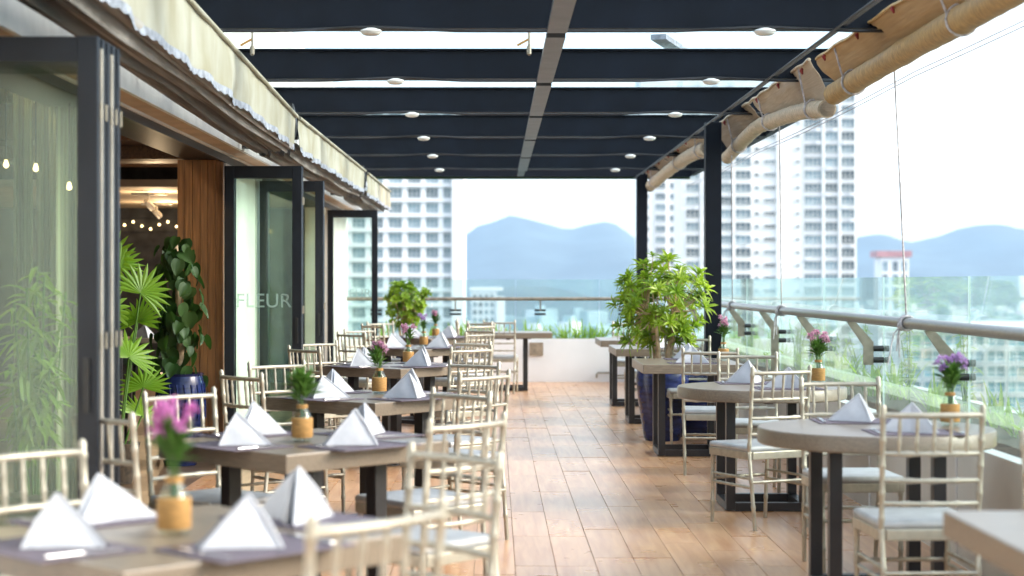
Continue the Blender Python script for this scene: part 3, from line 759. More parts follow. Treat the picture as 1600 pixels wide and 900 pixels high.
# ------------------------------------------------------------------ bamboo blinds
def blind(path, r, zt, xt, m1, m2, label, ties=6, edge=0.0, cuts=((0, 1),)):
    """path: rolled bamboo along (x,y,z); cloth hangs from a hem at height zt down to the roll"""
    t = thing('bamboo_blind', label, 'blind', (0, 0, 0), 0, 'rolled bamboo blinds')
    P = [Vector(p) for p in path]
    def at(u):
        s = u * (len(P) - 1); i = min(int(s), len(P) - 2); f = s - i
        a, b, c, d = P[max(i - 1, 0)], P[i], P[i + 1], P[min(i + 2, len(P) - 1)]
        return .5 * ((2 * b) + (c - a) * f + (2 * a - 5 * b + 4 * c - d) * f * f + (3 * b - a - 3 * c + d) * f ** 3)
    n = 60; pts = [at(i / n) for i in range(n + 1)]
    rad = [r * (1 + .07 * noise.noise(Vector((i * .45, r * 50, 0))) + (.05 if i % 6 == 0 else 0)) for i in range(n + 1)]
    b = MB(); b.tube(pts, rad, 18)
    b.build('roll', m1, t, 50)
    # spiral ends of the roll
    for e, dr in ((pts[0], pts[0] - pts[1]), (pts[-1], pts[-1] - pts[-2])):
        d = dr.normalized(); b = MB()
        for q, l in ((.85, .010), (.6, .016), (.35, .022)): b.tube([e - d * .004, e + d * l], r * q, 14)
        b.build('roll_end', m2, t)
    b = MB()
    def cloth(u, v, o=0):
        p = at(edge + (1 - 2 * edge) * u); w = .03 * sin(u * 17 + v * 2) * v * (1 - v) * 2 + .012 * noise.noise(Vector((u * 14, v * 4, r * 30)))
        return (xt + (p.x + r * .4 - xt) * v + w + o, p.y, zt + .005 * sin(u * 60) * (1 - v) + (p.z + r * .6 - zt) * v)
    for u0, u1 in cuts:
        b = MB(); f = lambda u, v, o=0: cloth(u0 + (u1 - u0) * u + .012 * sin(v * 5 + u0 * 9) * (1 if u > .5 else -1) * (u in (0, 1)), v, o)
        b.grid(lambda u, v: f(u, v), 70, 12); b.grid(lambda u, v: f(u, v, .006), 70, 12); b.build('cloth', m2, t, 80)
    b = MB(); hp = [cloth(i / 40, 0) for i in range(41)]; b.tube(hp, .012, 6); b.build('hem', m1, t, 60)
    for i in range(ties):
        u = (i + .5) / ties; p = cloth(u, .12); b = MB()
        b.tube([(p[0] - .014, p[1], p[2] + .02), (p[0] - .02, p[1] + .012, p[2]), (p[0] - .012, p[1] + .006, p[2] - .025)], [.008, .013, .005], 6); b.build('tie', 'redtie', t, 60)
    for i in range(3):
        u = .12 + .38 * i; p = at(u); q = cloth(u, 0); b = MB()
        ring = [(p.x + (r + .008) * cos(g), p.y, p.z + (r + .008) * sin(g)) for g in [2 * pi * k / 16 for k in range(17)]]
        b.tube(ring, .008, 5); b.tube([q, (p.x - r * .9, p.y, p.z)], .007, 5); b.build('cord', 'rope', t, 60)
    return t
blind([(2.30, 5.2, 2.71), (2.30, 7.5, 2.69), (2.30, 9.5, 2.69), (2.28, 11.6, 2.66)], .070, 2.895, 2.16, 'bamboo', 'weave', 'nearest golden bamboo blind rolled up at the top right', 7, .0)
blind([(2.26, 11.75, 2.575), (2.25, 12.4, 2.63), (2.25, 13.2, 2.672), (2.25, 14.1, 2.705), (2.25, 14.8, 2.72), (2.25, 15.6, 2.68), (2.25, 16.7, 2.60)], .061, 2.91, 2.14, 'bamboo2', 'weave2', 'greyish bamboo blind sagging in the middle of the right side', 5, .0, ((0, .56), (.62, 1)))
blind([(2.14, 17.4, 2.74), (2.14, 19.0, 2.78), (2.13, 21, 2.76), (2.12, 23.6, 2.70)], .072, 2.90, 2.06, 'bamboo2', 'weave2', 'farthest bamboo blind between the two dark posts', 6, .0, ((0, .3), (.32, .66), (.68, 1)))
# ropes from blinds to the handrail
def rope(xt, yt, zt, yb, label):
    t = thing('tie_rope', label, 'rope', (0, 0, 0), 0, 'ropes tied to the handrail')
    MB().tube([(xt + (2.49 - xt) * u, yt + (yb - yt) * u, zt + (1.17 - zt) * u - .0 + .03 * sin(pi * u)) for u in [i / 12 for i in range(13)]], .0055, 6).build('cord', 'rope', t, 60)
    b = MB()
    for k in range(4):
        b.tube([(2.49 + .042 * cos(g), yb - .03 + .018 * k + .006 * sin(3 * g + k), 1.15 + .042 * sin(g)) for g in [2 * pi * q / 14 for q in range(15)]], .009, 6)
    b.lathe([(.0001, -.03), (.024, -.015), (.03, 0), (.02, .02), (.0001, .03)], 8, (2.46, yb, 1.13)); b.build('knot', 'rope', t, 60)
    b = MB()
    for k in range(4):
        dx = R(-.09, .03); b.tube([(2.45, yb, 1.13), (2.44 + dx * .5, yb - .02, 1.08), (2.44 + dx, yb + R(-.03, .03), 1.02 - .04 * k)], .005, 5)
    b.build('loose_end', 'rope', t, 60)
rope(2.31, 10.0, 2.68, 10.45, 'grey rope dropping from the nearest blind to a knot on the handrail')
rope(2.24, 13.6, 2.66, 15.0, 'grey rope from the middle blind tied to the handrail')
rope(2.22, 16.2, 2.58, 18.1, 'grey rope tied to the handrail beside the dark post')
for k, z in ((0, 2.70), (1, 2.672)):
    b = MB(); b.tube([(2.6, -2 + 1.27 * i, z - .02 * sin(pi * (i % 5) / 5)) for i in range(21)], .0035, 5)
    tag(b.build('steel_wire', 'wire', None, 60), ['upper', 'lower'][k] + ' of two thin wires stretched below the bamboo blinds', 'wire', 'wires below the blinds')

# ------------------------------------------------------------------ chairs
def make_chair():
    t = thing('dining_chair', '', 'chair')
    def post(s): return [(s * .18, -.235, 0), (s * .19, -.19, .44), (s * .195, -.235, .925)]
    for s in (-1, 1):
        a, c, e = [Vector(p) for p in post(s)]
        MB().ringed(a, c, .0112, (.3, .62, .66)).build('leg', 'chair', t, 50)
        MB().ringed(c - (e - c) * .02, e, .0112, (.1, .3, .52, .72, .9), 8, True).build('back_post', 'chair', t, 50)
        MB().ringed((s * .185, .195, 0), (s * .19, .18, .42), .0112, (.3, .62, .66, .92)).build('leg', 'chair', t, 50)
        MB().ringed((s * .184, -.215, .24), (s * .187, .187, .24), .009, (.2, .5, .8)).ringed((s * .185, -.208, .29), (s * .187, .185, .29), .008, (.2, .5, .8)).build('side_stretcher', 'chair', t, 50)
    MB().ringed((-.184, .19, .26), (.184, .19, .26), .009, (.2, .5, .8)).build('front_stretcher', 'chair', t, 50)
    MB().ringed((-.184, -.212, .27), (.184, -.212, .27), .009, (.2, .5, .8)).build('rear_stretcher', 'chair', t, 50)
    b = MB()
    for s in (-1, 1): b.cbox((s * .19, 0, .418), (.03, .40, .045), .006)
    b.cbox((0, .19, .418), (.35, .03, .045), .006); b.cbox((0, -.19, .418), (.35, .03, .045), .006)
    b.build('seat_frame', 'chair', t)
    b = MB(); b.cbox((0, .005, .455), (.405, .405, .038), .017); b.build('seat', 'cushion', t, 60)
    def rail(z, r, y0, bow, nodes):
        pts = [( -.193 + .386 * i / 12, y0 - bow * (1 - ((i - 6) / 6) ** 2), z) for i in range(13)]
        rad = [r * (1.35 if i in nodes else 1) for i in range(13)]
        return MB().tube(pts, rad, 8)
    yb = lambda z: -.19 - .045 * (z - .44) / .485
    rail(.885, .0112, yb(.885), .028, ()).build('top_rail', 'chair', t, 60)
    for z in (.735, .63, .54): rail(z, .0095, yb(z), .022, (3, 6, 9)).build('back_rail', 'chair', t, 60)
    for k in range(5):
        f = (k - 2) * .066; bow = .025 * (1 - (f / .193) ** 2)
        MB().ringed((f, yb(.735) - bow, .735), (f, yb(.885) - bow, .885), .0068, (.3, .7), 7).build('spindle', 'chair', t, 50)
    return t
PC = Proto()
CH = 'champagne spindle back chairs'
def chair(x, y, face, label): return PC.put(make_chair, (x, y, 0), face - pi / 2, label, CH)

# ------------------------------------------------------------------ tableware
def make_napkin_mesh(seed):
    rn = random.Random(seed); b = MB()
    A = Vector((rn.uniform(-.012, .012), 0, .138)); F = Vector((rn.uniform(-.015, .015), -.095, .002)); Lp = Vector((-.128, .06, .002)); Rp = Vector((.128, .06, .002)); B = Vector((0, .035, .004))
    def tri(P, Q, T, bulge, off):
        n = (Q - P).cross(T - P).normalized(); k = 7; idx = {}; vs = []
        for i in range(k + 1):
            for j in range(k + 1 - i):
                u, v = i / k, j / k; w = 1 - u - v
                p = P * w + Q * u + T * v + n * (bulge * 27 * u * v * w + off + .009 * noise.noise(Vector((u * 4 + seed, v * 4, w * 3))) * min(1, 12 * u * v * w + .2))
                idx[i, j] = len(vs); vs.append(p)
        fs = []
        for i in range(k):
            for j in range(k - i):
                fs.append((idx[i, j], idx[i + 1, j], idx[i, j + 1]))
                if i + j < k - 1: fs.append((idx[i + 1, j], idx[i + 1, j + 1], idx[i, j + 1]))
        b.add(vs, fs)
    tri(A, Lp, F, .006, 0); tri(A, F, Rp, .006, 0)
    tri(A, B, Lp, .004, 0); tri(A, Rp, B, .004, 0)
    # the folded-over second layer along both sides
    o = Vector((0, .014, -.004))
    tri(A + o, Lp * .98 + Vector((0, .022, 0)), B + o, -.004, 0); tri(A + o, B + o, Rp * .98 + Vector((0, .022, 0)), -.004, 0)
    # soft rolled ridge
    b.tube([A, A.lerp(F, .5) + Vector((0, -.006, .002)), F], [.004, .006, .005], 6); b.tube([A, A.lerp(Lp, .5) + Vector((0, 0, .002)), Lp], [.004, .0045, .004], 6); b.tube([A, A.lerp(Rp, .5) + Vector((0, 0, .002)), Rp], [.004, .0045, .004], 6)
    return b.mesh('napkin', 'napkin', 40)
NAP = [make_napkin_mesh(s) for s in (1, 2, 3, 4, 5, 6, 7)]
mm = MB().cbox((0, 0, .002), (.40, .29, .004), .0015).mesh('placemat', 'matt')
fk = MB(); fk.box((0, -.06, .004), (.012, .11, .0025)); fk.box((0, .015, .005), (.006, .05, .0025)); fk.box((0, .05, .006), (.022, .025, .0025))
for q in (-.009, -.003, .003, .009): fk.box((q, .08, .007), (.0035, .05, .002))
FORK = fk.mesh('fork', 'steel')
kn = MB(); kn.cbox((0, -.06, .005), (.016, .10, .006), .002); kn.add([(-.009, -.01, .003), (.009, -.01, .003), (.009, .09, .003), (-.004, .11, .003), (-.009, .08, .003), (-.009, -.01, .005), (.009, -.01, .005), (.009, .09, .005), (-.004, .11, .005), (-.009, .08, .005)], [(4, 3, 2, 1, 0), (5, 6, 7, 8, 9), (0, 1, 6, 5), (1, 2, 7, 6), (2, 3, 8, 7), (3, 4, 9, 8), (4, 0, 5, 9)])
KNIFE = kn.mesh('knife', 'steel')
def lone(mesh, name, loc, rz, label, cat, group):
    o = bpy.data.objects.new(name, mesh); COL.objects.link(o); o.location = loc; o.rotation_euler = (0, 0, rz)
    return tag(o, label, cat, group)
TZ = .752
cnt = [0]
def setting(x, y, face, where, ware=True, nap=True, nrot=None):
    """a place laid at (x,y) for someone who faces direction 'face'"""
    cnt[0] += 1; rz = face - pi / 2
    d = Vector((cos(face), sin(face), 0)); s = Vector((sin(face), -cos(face), 0)); p = Vector((x, y, TZ))
    lone(mm, 'placemat', p - d * .02, rz, f'dark purple placemat {where}', 'placemat', 'dark placemats')
    if nap: lone(NAP[cnt[0] % 7], 'napkin', p + Vector((0, 0, .0045)), (rz if nrot is None else nrot), f'white pyramid napkin {where}', 'napkin', 'white folded napkins').scale = (R(.9, 1.04), R(.9, 1.08), R(.88, 1.03))
    if ware:
        lone(KNIFE, 'knife', p + s * .165 - d * .02 + Vector((0, 0, .003)), rz + R(-.12, .12), f'steel knife {where}', 'cutlery', 'table knives')
        lone(FORK, 'fork', p - s * .165 - d * .02 + Vector((0, 0, .003)), rz + R(-.12, .12), f'steel fork {where}', 'cutlery', 'table forks')

FLOWER = {}
for c in ('pink', 'magenta', 'lilac'):
    b = MB(); rf = random.Random(len(c))
    for k in range(26):
        d = Vector((rf.gauss(0, 1), rf.gauss(0, 1), rf.gauss(.3, 1))).normalized(); b.leaf(d * .004, d, rf.uniform(.016, .026), .011, droop=.15, seg=2)
    FLOWER[c] = b.mesh('flower', c)
b = MB(); rf = random.Random(2)
for k in range(30):
    d = Vector((rf.gauss(0, .6), rf.gauss(0, .6), 1)).normalized(); b.leaf((d.x * .01, d.y * .01, rf.uniform(0, .05)), d, rf.uniform(.03, .07), .012, droop=.25, seg=2)
SPRIG = b.mesh('foliage', 'stem')
def vase(x, y, colr, n, where, hf=.17, green=1.0, spread=.04, seed=0):
    t = thing('flower_vase', f'glass bottle with tan wrap and {colr if n else "green"} {"flowers" if n else "sprigs"} {where}', 'vase', (x, y, TZ), R(0, 6), 'bottle vases on the tables')
    MB().lathe([(.036, .002), (.040, .012), (.041, .085), (.037, .105), (.022, .13), (.017, .15), (.019, .168), (.016, .168), (.014, .15), (.018, .13), (.033, .104), (.037, .084), (.036, .014), (.0001, .008)], 20).build('bottle', 'bottle', t, 50)
    MB().lathe([(.0425, .018), (.0435, .02), (.0435, .094), (.0425, .097)], 20).build('wrap', 'wrap', t, 50)
    MB().tube([(.0, 0, .135), (0, 0, .15)], .0235, 12).build('neck_tie', 'wrap', t, 50)
    rv = random.Random(seed + 1); b = MB(); tips = []
    for k in range(max(6, n)):
        a = rv.uniform(0, 2 * pi); q = rv.uniform(.2, 1) ** .6 * spread; h = .168 + hf * rv.uniform(.6, 1.0)
        tip = Vector((q * cos(a), q * sin(a), h)); tips.append(tip)
        b.tube([(rv.uniform(-.008, .008), rv.uniform(-.008, .008), .02), (tip.x * .25, tip.y * .25, .168), tip], .0016, 4)
    b.build('stem', 'stem', t)
    for k in range(int(4 * green)):
        o = put(SPRIG, 'foliage', t, (R(-.012, .012), R(-.012, .012), .15 + hf * R(0, .35))); o.scale = (1 + .3 * green,) * 3; o.rotation_euler = (R(-.3, .3), R(-.3, .3), R(0, 6))
    for k in range(n):
        o = put(FLOWER[colr], 'flower', t, tips[k]); o.rotation_euler = (R(-.5, .5), R(-.5, .5), R(0, 6)); o.scale = (R(.8, 1.25),) * 3
    return t

# ------------------------------------------------------------------ left tables (diamond-set squares)
SIDE = .84
def make_sq():
    t = thing('dining_table', '', 'table')
    MB().cbox((0, 0, .715), (SIDE, SIDE, .072), .005).build('tabletop', 'top', t)
    for sx in (-1, 1):
        for sy in (-1, 1): MB().box((sx * .21, sy * .21, .345), (.06, .06, .668)).build('leg', 'tleg', t)
    b = MB()
    for s in (-1, 1): b.box((s * .21, 0, .03), (.06, .36, .04)); b.box((0, s * .21, .03), (.36, .06, .04))
    b.build('base_frame', 'tleg', t)
    b = MB(); b.box((0, 0, .668), (.5, .05, .02)); b.box((0, 0, .667), (.05, .5, .018)); b.build('underframe', 'tleg', t)
    return t
PT = Proto()
LT = [(-.83, 4.45, 45), (-.78, 7.06, 45), (-.71, 9.80, 38), (-.80, 13.4, 35), (-.77, 17.1, 37), (-.76, 20.2, 42)]
TN = ['nearest left table', 'second left table', 'third left table', 'fourth left table', 'fifth left table', 'sixth left table']
VS = [('magenta', 10, .165, 1.0, .05), ('lilac', 0, .12, 1.5, .035), ('pink', 9, .13, 1.0, .045), ('pink', 11, .14, .6, .05), ('lilac', 9, .15, .7, .06), ('pink', 7, .13, 1.2, .05)]
VP = [(-.82, 4.42), (-.78, 7.0), (-.665, 9.95), (-.68, 13.6), (-.71, 17.3), (-.69, 20.2)]
for i, (x, y, a) in enumerate(LT):
    PT.put(make_sq, (x, y, 0), -radians(a), f'square grey brown dining table, {TN[i]} from the front' if i else 'square grey brown dining table nearest the camera at lower left', 'square tables in the left row')
    for sx, sy, wd in ((-1, 1, 'far wall side'), (-1, -1, 'near wall side'), (1, -1, 'near aisle side'), (1, 1, 'far aisle side')):
        jx, jy = R(-.03, .03), R(-.03, .03); r = .635
        px, py = x + sx * r * .72 + jx, y + sy * r * .70 + jy
        if i == 0 and (sx, sy) == (1, -1): px, py = -.42, 3.84
        if i == 0 and (sx, sy) == (1, 1): px, py = -.29, 4.83
        if i == 1 and (sx, sy) == (1, -1): px, py = -.27, 6.32
        f = atan2(-sy, -sx) + R(-.1, .1)
        if i == 0 and (sx, sy) == (-1, 1): px, py = -1.20, 4.92
        if i == 1 and (sx, sy) == (-1, -1): px, py = -1.30, 6.60
        if i == 0 and sx == 1: f = atan2(-sy, -sx) + (.06 if sy < 0 else -.05)
        chair(px, py, f, f'champagne spindle back chair at the {wd} of the {TN[i]}')
        setting(x + sx * (.235 if (i, sx, sy) != (0, 1, 1) else .30), y + sy * .235, atan2(-sy, -sx), f'at the {wd} of the {TN[i]}', i < 4, True, atan2(-sy, -sx) - pi / 2 + R(-.35, .35))
    v = VS[i]; vase(VP[i][0], VP[i][1], v[0], v[1], f'on the {TN[i]}', v[2], v[3], v[4], i)

# ------------------------------------------------------------------ right tables
def base4(t, w):
    for sx in (-1, 1):
        for sy in (-1, 1): MB().box((sx * w, sy * w, .345), (.055, .055, .668)).build('leg', 'tleg', t)
    b = MB()
    for s in (-1, 1): b.box((s * w, 0, .03), (.055, 2 * w - .056, .05)); b.box((0, s * w, .03), (2 * w - .056, .055, .05))
    b.build('base_frame', 'tleg', t)
    b = MB(); b.box((0, 0, .668), (.6, .05, .02)); b.box((0, 0, .667), (.05, .6, .018)); b.build('underframe', 'tleg', t)
def make_round():
    t = thing('round_table', '', 'table')
    MB().lathe([(.515, .678), (.522, .684), (.522, .742), (.516, .750), (.50, .7515)], 64).build('tabletop', 'top', t, 40)
    base4(t, .225); return t
def make_rect():
    t = thing('rectangular_table', '', 'table')
    MB().cbox((0, 0, .715), (.80, 1.12, .072), .005).build('tabletop', 'top', t)
    base4(t, .225); return t
PR, PQ = Proto(), Proto()
PR.put(make_round, (1.70, 7.72, 0), 0, 'round grey brown table nearest on the right, with purple flowers', 'round tables')
PR.put(make_round, (1.66, 10.75, 0), 0, 'round grey brown table second on the right, before the potted plant', 'round tables')
PQ.put(make_rect, (1.56, 14.05, 0), 0, 'rectangular table in front of the blue plant pot', 'rectangular tables')
PQ.put(make_rect, (1.57, 17.2, 0), 0, 'rectangular table just behind the big potted plant', 'rectangular tables')
PQ.put(make_rect, (1.57, 19.6, 0), 0, 'rectangular table nearest the far parapet on the right', 'rectangular tables')
PQ.put(make_rect, (1.67, 4.34, 0), 0, 'pale cut off table corner at the lower right', 'rectangular tables')
PQ.put(make_rect, (.17, 22.3, 0), pi / 2, 'small table by the far parapet at the end of the left row', 'rectangular tables')
up, dn = pi / 2, -pi / 2
for x, y, f, l in (
    (1.68, 6.90, up + .05, 'champagne chair with its back to us, nearest on the right'),
    (1.74, 8.42, dn + .05, 'champagne chair facing us behind the nearest round table'),
    (1.52, 9.98, up + .45, 'turned champagne chair in front of the second round table'),
    (1.70, 11.55, dn - .1, 'champagne chair behind the second round table'),
    (1.58, 12.68, up - .12, 'champagne chair in front of the table by the blue pot'),
    (1.70, 15.0, dn, 'champagne chair behind the table by the blue pot'),
    (1.62, 16.2, up + .1, 'champagne chair hidden behind the big potted plant'),
    (1.60, 18.2, up + .12, 'champagne chair in front of the farthest right table'),
    (1.62, 20.6, dn, 'champagne chair behind the farthest right table'),
    (1.92, 5.35, dn + .1, 'champagne chair cut off at the right edge of the picture'),
    (.08, 21.75, up - .1, 'champagne chair at the small table by the far parapet'),
    (-.25, 22.4, 0, 'champagne chair at the left end of the small far table')):
    chair(x, y, f, l)
setting(1.68, 7.98, dn, 'at the far side of the nearest round table', True, True, .35)
setting(1.80, 7.42, up, 'at the near side of the nearest round table', True, True, 2.6)
setting(1.62, 11.0, dn, 'at the far side of the second round table', True, True, .3)
setting(1.78, 10.5, up, 'at the near side of the second round table', True, True, 2.7)
setting(1.58, 13.75, up, 'at the near side of the table by the blue pot', True, True, 2.9)
setting(1.62, 14.4, dn, 'at the far side of the table by the blue pot', False, True, .2)
setting(1.62, 16.9, up, 'on the table behind the big potted plant', False)
setting(1.6, 19.3, up, 'on the farthest right table', False)
vase(2.05, 7.78, 'lilac', 14, 'on the nearest round table', .15, 1.4, .075, 20)
vase(2.06, 11.0, 'pink', 12, 'on the second round table', .17, 1.3, .07, 21)
vase(1.88, 14.2, 'pink', 10, 'on the table by the blue pot', .20, 1.0, .06, 22)
lone(MB().cbox((0, 0, .03), (.05, .05, .06), .01).mesh('salt_shaker', 'lampwhite'), 'salt_shaker', (-.20, 4.35, .46), 0, 'small white pot left on a chair by the nearest table', 'pot', None) if False else None

# ------------------------------------------------------------------ plants
def rosette(name, n, L, w, m, up=.9, seed=0, droop=.3):
    rr = random.Random(seed); b = MB()
    for k in range(n):
        a = 2.4 * k + rr.uniform(-.3, .3); e = up * (k / n) + rr.uniform(-.15, .25)
        d = Vector((cos(a) * cos(e), sin(a) * cos(e), sin(e)))
        b.leaf((0, 0, .012 * k / n), d, L * rr.uniform(.75, 1.1), w * rr.uniform(.8, 1.2), droop=droop * rr.uniform(.5, 1.3), seg=3)
    return b.mesh(name, m)
def bush(t, base, trunks, crown, cr, n, meshes, name, barkm, seed, scale=(.8, 1.2), shell=.5):
    """canes that fork up from the base into a crown of leaf rosettes, one at the end of each twig"""
    rr = random.Random(seed); tops = []
    for k in range(trunks):
        a = 2 * pi * k / trunks + rr.uniform(-.4, .4)
        p0 = Vector(base) + Vector((cos(a), sin(a), 0)) * rr.uniform(.02, .07)
        p1 = Vector(crown) + Vector((cos(a) * cr[0] * .35, sin(a) * cr[1] * .35, -cr[2] * .3 + rr.uniform(-.08, .08)))
        mid = p0.lerp(p1, .5) + Vector((rr.uniform(-.05, .05), rr.uniform(-.05, .05), 0))
        MB().tube([p0, mid, p1], [.022, .018, .012], 7).build('cane', barkm, t, 60); tops.append((mid, p1))
    tw = MB()
    for k in range(n):
        while 1:
            q = Vector((rr.uniform(-1, 1), rr.uniform(-1, 1), rr.uniform(-1, 1)))
            if shell < q.length < 1: break
        q *= 1 + .22 * noise.noise(q * 2.2 + Vector((seed, 0, 0)))
        p = Vector(crown) + Vector((q.x * cr[0], q.y * cr[1], q.z * cr[2]))
        s = min(tops, key=lambda m: (m[1] - p).length)[1]
        s = s + (p - s) * rr.uniform(0, .2)
        tw.tube([s, s.lerp(p, .5) + Vector((0, 0, -.02)), p], [.006, .005, .003], 4)
        o = put(meshes[k % len(meshes)], name, t, p)
        out = Vector((q.x, q.y, q.z * .6 + .55)).normalized()
        o.rotation_euler = out.to_track_quat('Z', 'Y').to_euler(); o.scale = (rr.uniform(*scale),) * 3
    tw.build('twigs', barkm, t)
pp = thing('potted_plant', 'large bushy bright green plant in the tall blue pot by the dark post', 'plant', (1.48, 15.25, 0))
ms = [rosette('leaf_rosette', 15, .138, .027, 'leafA', 1.0, s) for s in (1, 2, 3)]
bush(pp, (0, 0, .62), 7, (0.0, 0, 1.20), (.42, .40, .41), 125, ms, 'leaf_rosette', 'bark', 4, (.6, 1.2), .35)
pot = thing('plant_pot', 'tall dark blue glazed pot holding the big plant', 'pot', (1.48, 15.25, 0))
MB().lathe([(.15, .001), (.165, .03), (.215, .35), (.235, .55), (.22, .64), (.235, .66), (.235, .68), (.205, .68), (.20, .62), (.0001, .60)], 32).build('body', 'bluepot', pot, 40)
MB().lathe([(.198, .60), (.1, .625), (.0001, .63)], 20).build('soil', 'soil', pot)
p2 = thing('plant_pot', 'second dark blue glazed pot beside the tall one', 'pot', (1.82, 15.6, 0))
MB().lathe([(.15, .001), (.165, .03), (.2, .3), (.21, .45), (.195, .52), (.21, .55), (.18, .55), (.17, .5), (.0001, .48)], 32).build('body', 'bluepot', p2, 40)
MB().lathe([(.168, .48), (.0001, .51)], 20).build('soil', 'soil', p2)
# shrub by the far left doors
sh = thing('potted_shrub', 'rounded leafy shrub beside the farthest glass door', 'plant', (-1.16, 22.6, 0))
ms = [rosette('leaf_rosette', 12, .085, .036, 'leafB', 1.0, s + 10) for s in (1, 2, 3)]
bush(sh, (0, 0, .45), 4, (-.02, 0, 1.08), (.30, .28, .28), 110, ms, 'leaf_rosette', 'bark', 9, (.7, 1.2), .3)
for dx, dz in ((.27, 1.24), (-.12, 1.34), (.05, 1.33), (.20, 1.17)):
    for k in range(4):
        o = put(ms[k % 3], 'leaf_rosette', sh, (dx + R(-.05, .05), R(-.06, .06), dz + R(-.05, .05))); o.rotation_euler = (R(-.6, .6), R(-.6, .6), R(0, 6))
p3 = thing('plant_pot', 'dark pot under the rounded shrub by the far door', 'pot', (-1.16, 22.6, 0))
MB().lathe([(.14, .001), (.19, .42), (.2, .46), (.17, .46), (.16, .42), (.0001, .42)], 24).build('body', 'bluepot', p3, 40)

# planter greens
rg = random.Random(21)
def tuft(x, y, z, n, L, label, group, spread=.5, w=.02, m='leafC', name='grass_tuft'):
    b = MB()
    for k in range(n):
        a = rg.uniform(0, 2 * pi); e = rg.uniform(.75, 1.5)
        d = Vector((cos(a) * cos(e) * spread * 2, sin(a) * cos(e) * spread * 2, sin(e)))
        b.leaf((x + rg.uniform(-.07, .07), y + rg.uniform(-.07, .07), z), d, L * rg.uniform(.55, 1.1), w * rg.uniform(.7, 1.3), droop=rg.uniform(.05, .45), seg=4)
    o = b.build(name, m); return tag(o, label, 'plant', group)
xs = [-1.55, -1.2, -.9, -.55, -.42, -.28, -.12, .03, .18, .33, .49, .62, .78, .93, 1.08, 1.22, 1.36, 1.5, 1.75, 2.0]
for i, x in enumerate(xs):
    tuft(x + rg.uniform(-.03, .03), 24.45, .53, 20, .42 if x > -.4 else .46, 'bright green grass tuft in the far white planter', 'grass tufts in the far planter')
for i in range(34):
    y = 6.2 + i * .5 + rg.uniform(-.15, .15)
    if i % 3: tuft((2.60 if y < 8.3 else 2.93) + rg.uniform(-.1, .1), y, .53, 22, rg.uniform(.30, .46), 'light green strappy plant in the side planter under the railing', 'strappy plants in the side planter', .45, .022)
    else:
        # airy leafy plant
        t = thing('leafy_plant', 'airy light green leafy plant in the side planter', 'plant', (2.93, y, .53), 0, 'airy plants in the side planter')
        b = MB(); st = MB()
        for k in range(5):
            tip = Vector((rg.uniform(-.12, .10), rg.uniform(-.2, .2), rg.uniform(.3, .62))); st.tube([(0, 0, 0), tip * .5 + Vector((0, 0, .04)), tip], .004, 4)
            for q in range(16):
                f = rg.uniform(.3, 1); p = tip * f; d = Vector((rg.gauss(0, 1), rg.gauss(0, 1), rg.gauss(.3, .6))); b.leaf(p, d, rg.uniform(.05, .09), .02, droop=.3, seg=2)
        b.build('foliage', 'leafC', t); st.build('stem', 'stem', t)

# interior plants
fp = thing('fan_palm', 'bright green fan palm just inside the left doorway', 'plant', (-2.52, 12.0, 0))
lm = MB()
for k in range(15):
    a = (k - 7) / 7 * 1.75; lm.leaf((0, 0, 0), (sin(a), 0, cos(a)), .30 * (1 - .12 * abs(a)), .038, Vector((0, 1, 0)), .18, .2, 4)
lmesh = lm.mesh('fan_leaf', 'leafE')
for k, (x, y, z, rx, rz) in enumerate(((.06, 0, 1.32, .25, .2), (.02, .1, 1.12, .5, -.4), (-.1, .05, 1.5, .1, .5), (.0, -.1, .88, .6, .5), (.06, .1, .66, .7, 0), (-.15, 0, 1.2, .3, 1), (.05, .1, .46, .9, .3), (-.2, .1, 1.55, .2, -.3))):
    o = put(lmesh, 'fan_leaf', fp, (x, y, z)); o.rotation_euler = (-rx, R(-.3, .6), rz); o.scale = (R(.78, 1.0),) * 3
    MB().tube([(-.1, 0, .1), (x * .5 - .05, y * .5, z * .6), (x, y, z)], .007, 5).build('stalk', 'stem', fp, 60)
MB().lathe([(.10, .001), (.15, .25), (.16, .28), (.13, .28), (.0001, .25)], 20, (-.1, 0, 0)).build('pot', 'soil', fp, 40)
cp = thing('climbing_plant', 'dark broad leaved climber in front of the wood pillar', 'plant', (-2.42, 13.2, 0))
lm = MB(); lm.grid(lambda u, v: ((u - .5) * .17 * (sin(pi * min(1, v * .85 + .12)) ** .7) * (1.15 - .5 * v), -.02 * abs(u - .5) * 2 + .03 * v * v * 2, -.19 * v), 4, 6)
hl = lm.mesh('leaf', 'leafD', 80)
rl = random.Random(8)
MB().tube([(0, 0, .3), (.02, .02, 1.0), (-.02, 0, 1.68)], [.03, .03, .02], 8).build('moss_pole', 'bark', cp, 60)
for k in range(170):
    z = rl.uniform(.66, 1.74); a = rl.uniform(-pi, pi) ; rr = rl.uniform(.05, .21) * (1.1 - .45 * (z - .7))
    o = put(hl, 'leaf', cp, (rr * cos(a), rr * sin(a) - .02, z)); o.rotation_euler = (rl.uniform(-.9, .3), rl.uniform(-.6, .6), a + pi / 2 + rl.uniform(-.5, .5)); s = rl.uniform(.4, .8); o.scale = (s, s, s)
p4 = thing('plant_pot', 'ribbed dark blue pot under the climber behind the chairs', 'pot', (-2.40, 13.2, 0))
b = MB()
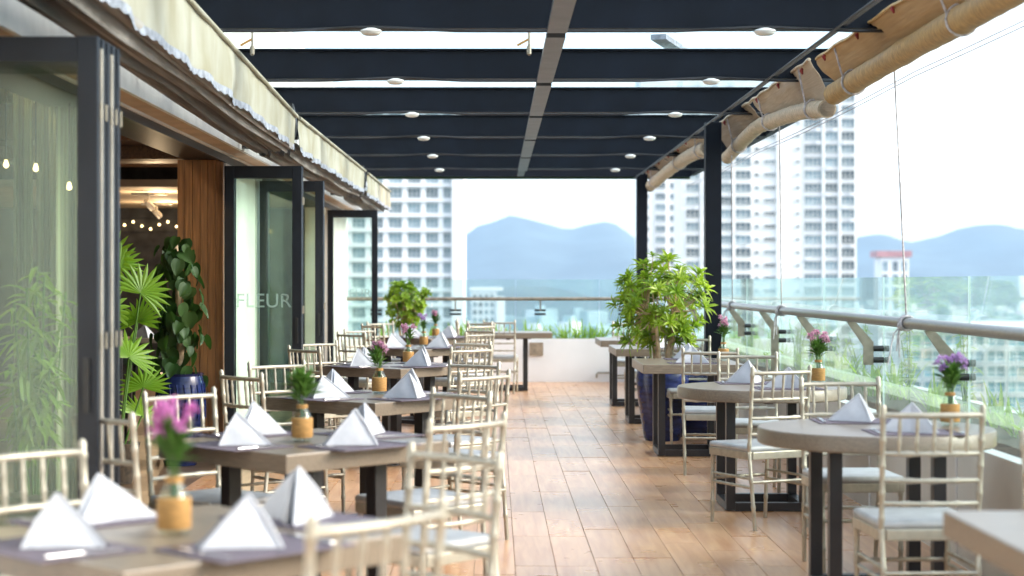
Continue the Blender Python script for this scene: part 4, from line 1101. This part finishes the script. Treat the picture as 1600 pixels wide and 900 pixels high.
prof = [(.12, .001), (.16, .12), (.185, .4), (.18, .62), (.165, .68), (.18, .70), (.15, .70), (.14, .64), (.0001, .6)]
b.lathe(prof, 32); b.build('body', 'bluepot', p4, 40)
b = MB()
for k in range(20):
    a = 2 * pi * k / 20; b.tube([(.187 * cos(a), .187 * sin(a), .36), (.186 * cos(a + .08), .186 * sin(a + .08), .5), (.18 * cos(a), .18 * sin(a), .62)], .008, 5)
b.build('ribs', 'bluepot', p4, 60)
# interior table, stools
it = thing('interior_table', 'small wooden table inside the doorway with napkin on it', 'table', (-3.72, 18.4, 0))
MB().cbox((0, 0, .78), (.55, .6, .05), .005).build('tabletop', 'top', it)
for sx in (-1, 1):
    for sy in (-1, 1): MB().box((sx * .22, sy * .24, .375), (.05, .05, .745)).build('leg', 'tleg', it)
lone(NAP[0], 'napkin', (-3.70, 18.3, .806), .4, 'white napkin on the small table inside the doorway', 'napkin', 'white folded napkins')
st = thing('stool', 'green cushioned stool inside the doorway beside the palm', 'stool', (-3.08, 15.3, 0))
MB().cbox((0, 0, .70), (.36, .34, .07), .03).build('cushion', 'sage', st, 60)
for sx in (-1, 1):
    for sy in (-1, 1): MB().tube([(sx * .16, sy * .15, .001), (sx * .13, sy * .12, .66)], .014).build('leg', 'tleg', st)
lone(MB().cbox((0, 0, .02), (.16, .2, .04), .012).mesh('folded_cloth', 'teal'), 'folded_cloth', (-3.15, 15.28, .737), .3, 'turquoise folded cloth on the green stool inside', 'cloth', None)

# ------------------------------------------------------------------ air
hz = MB().b2((-8800, -1400, GZ - 1), (8800, 8600, 330)).build('haze', 'dark'); kind(hz, 'stuff')
hm = bpy.data.materials.new('haze'); hm.use_nodes = True; t = hm.node_tree
t.nodes.remove(t.nodes['Principled BSDF'])
pv = t.nodes.new('ShaderNodeVolumePrincipled'); pv.inputs['Color'].default_value = (.50, .74, 1, 1); pv.inputs['Density'].default_value = 1.4e-4
pv.inputs['Anisotropy'].default_value = .0
t.links.new(pv.outputs[0], t.nodes['Material Output'].inputs['Volume'])
hz.data.materials.clear(); hz.data.materials.append(hm)
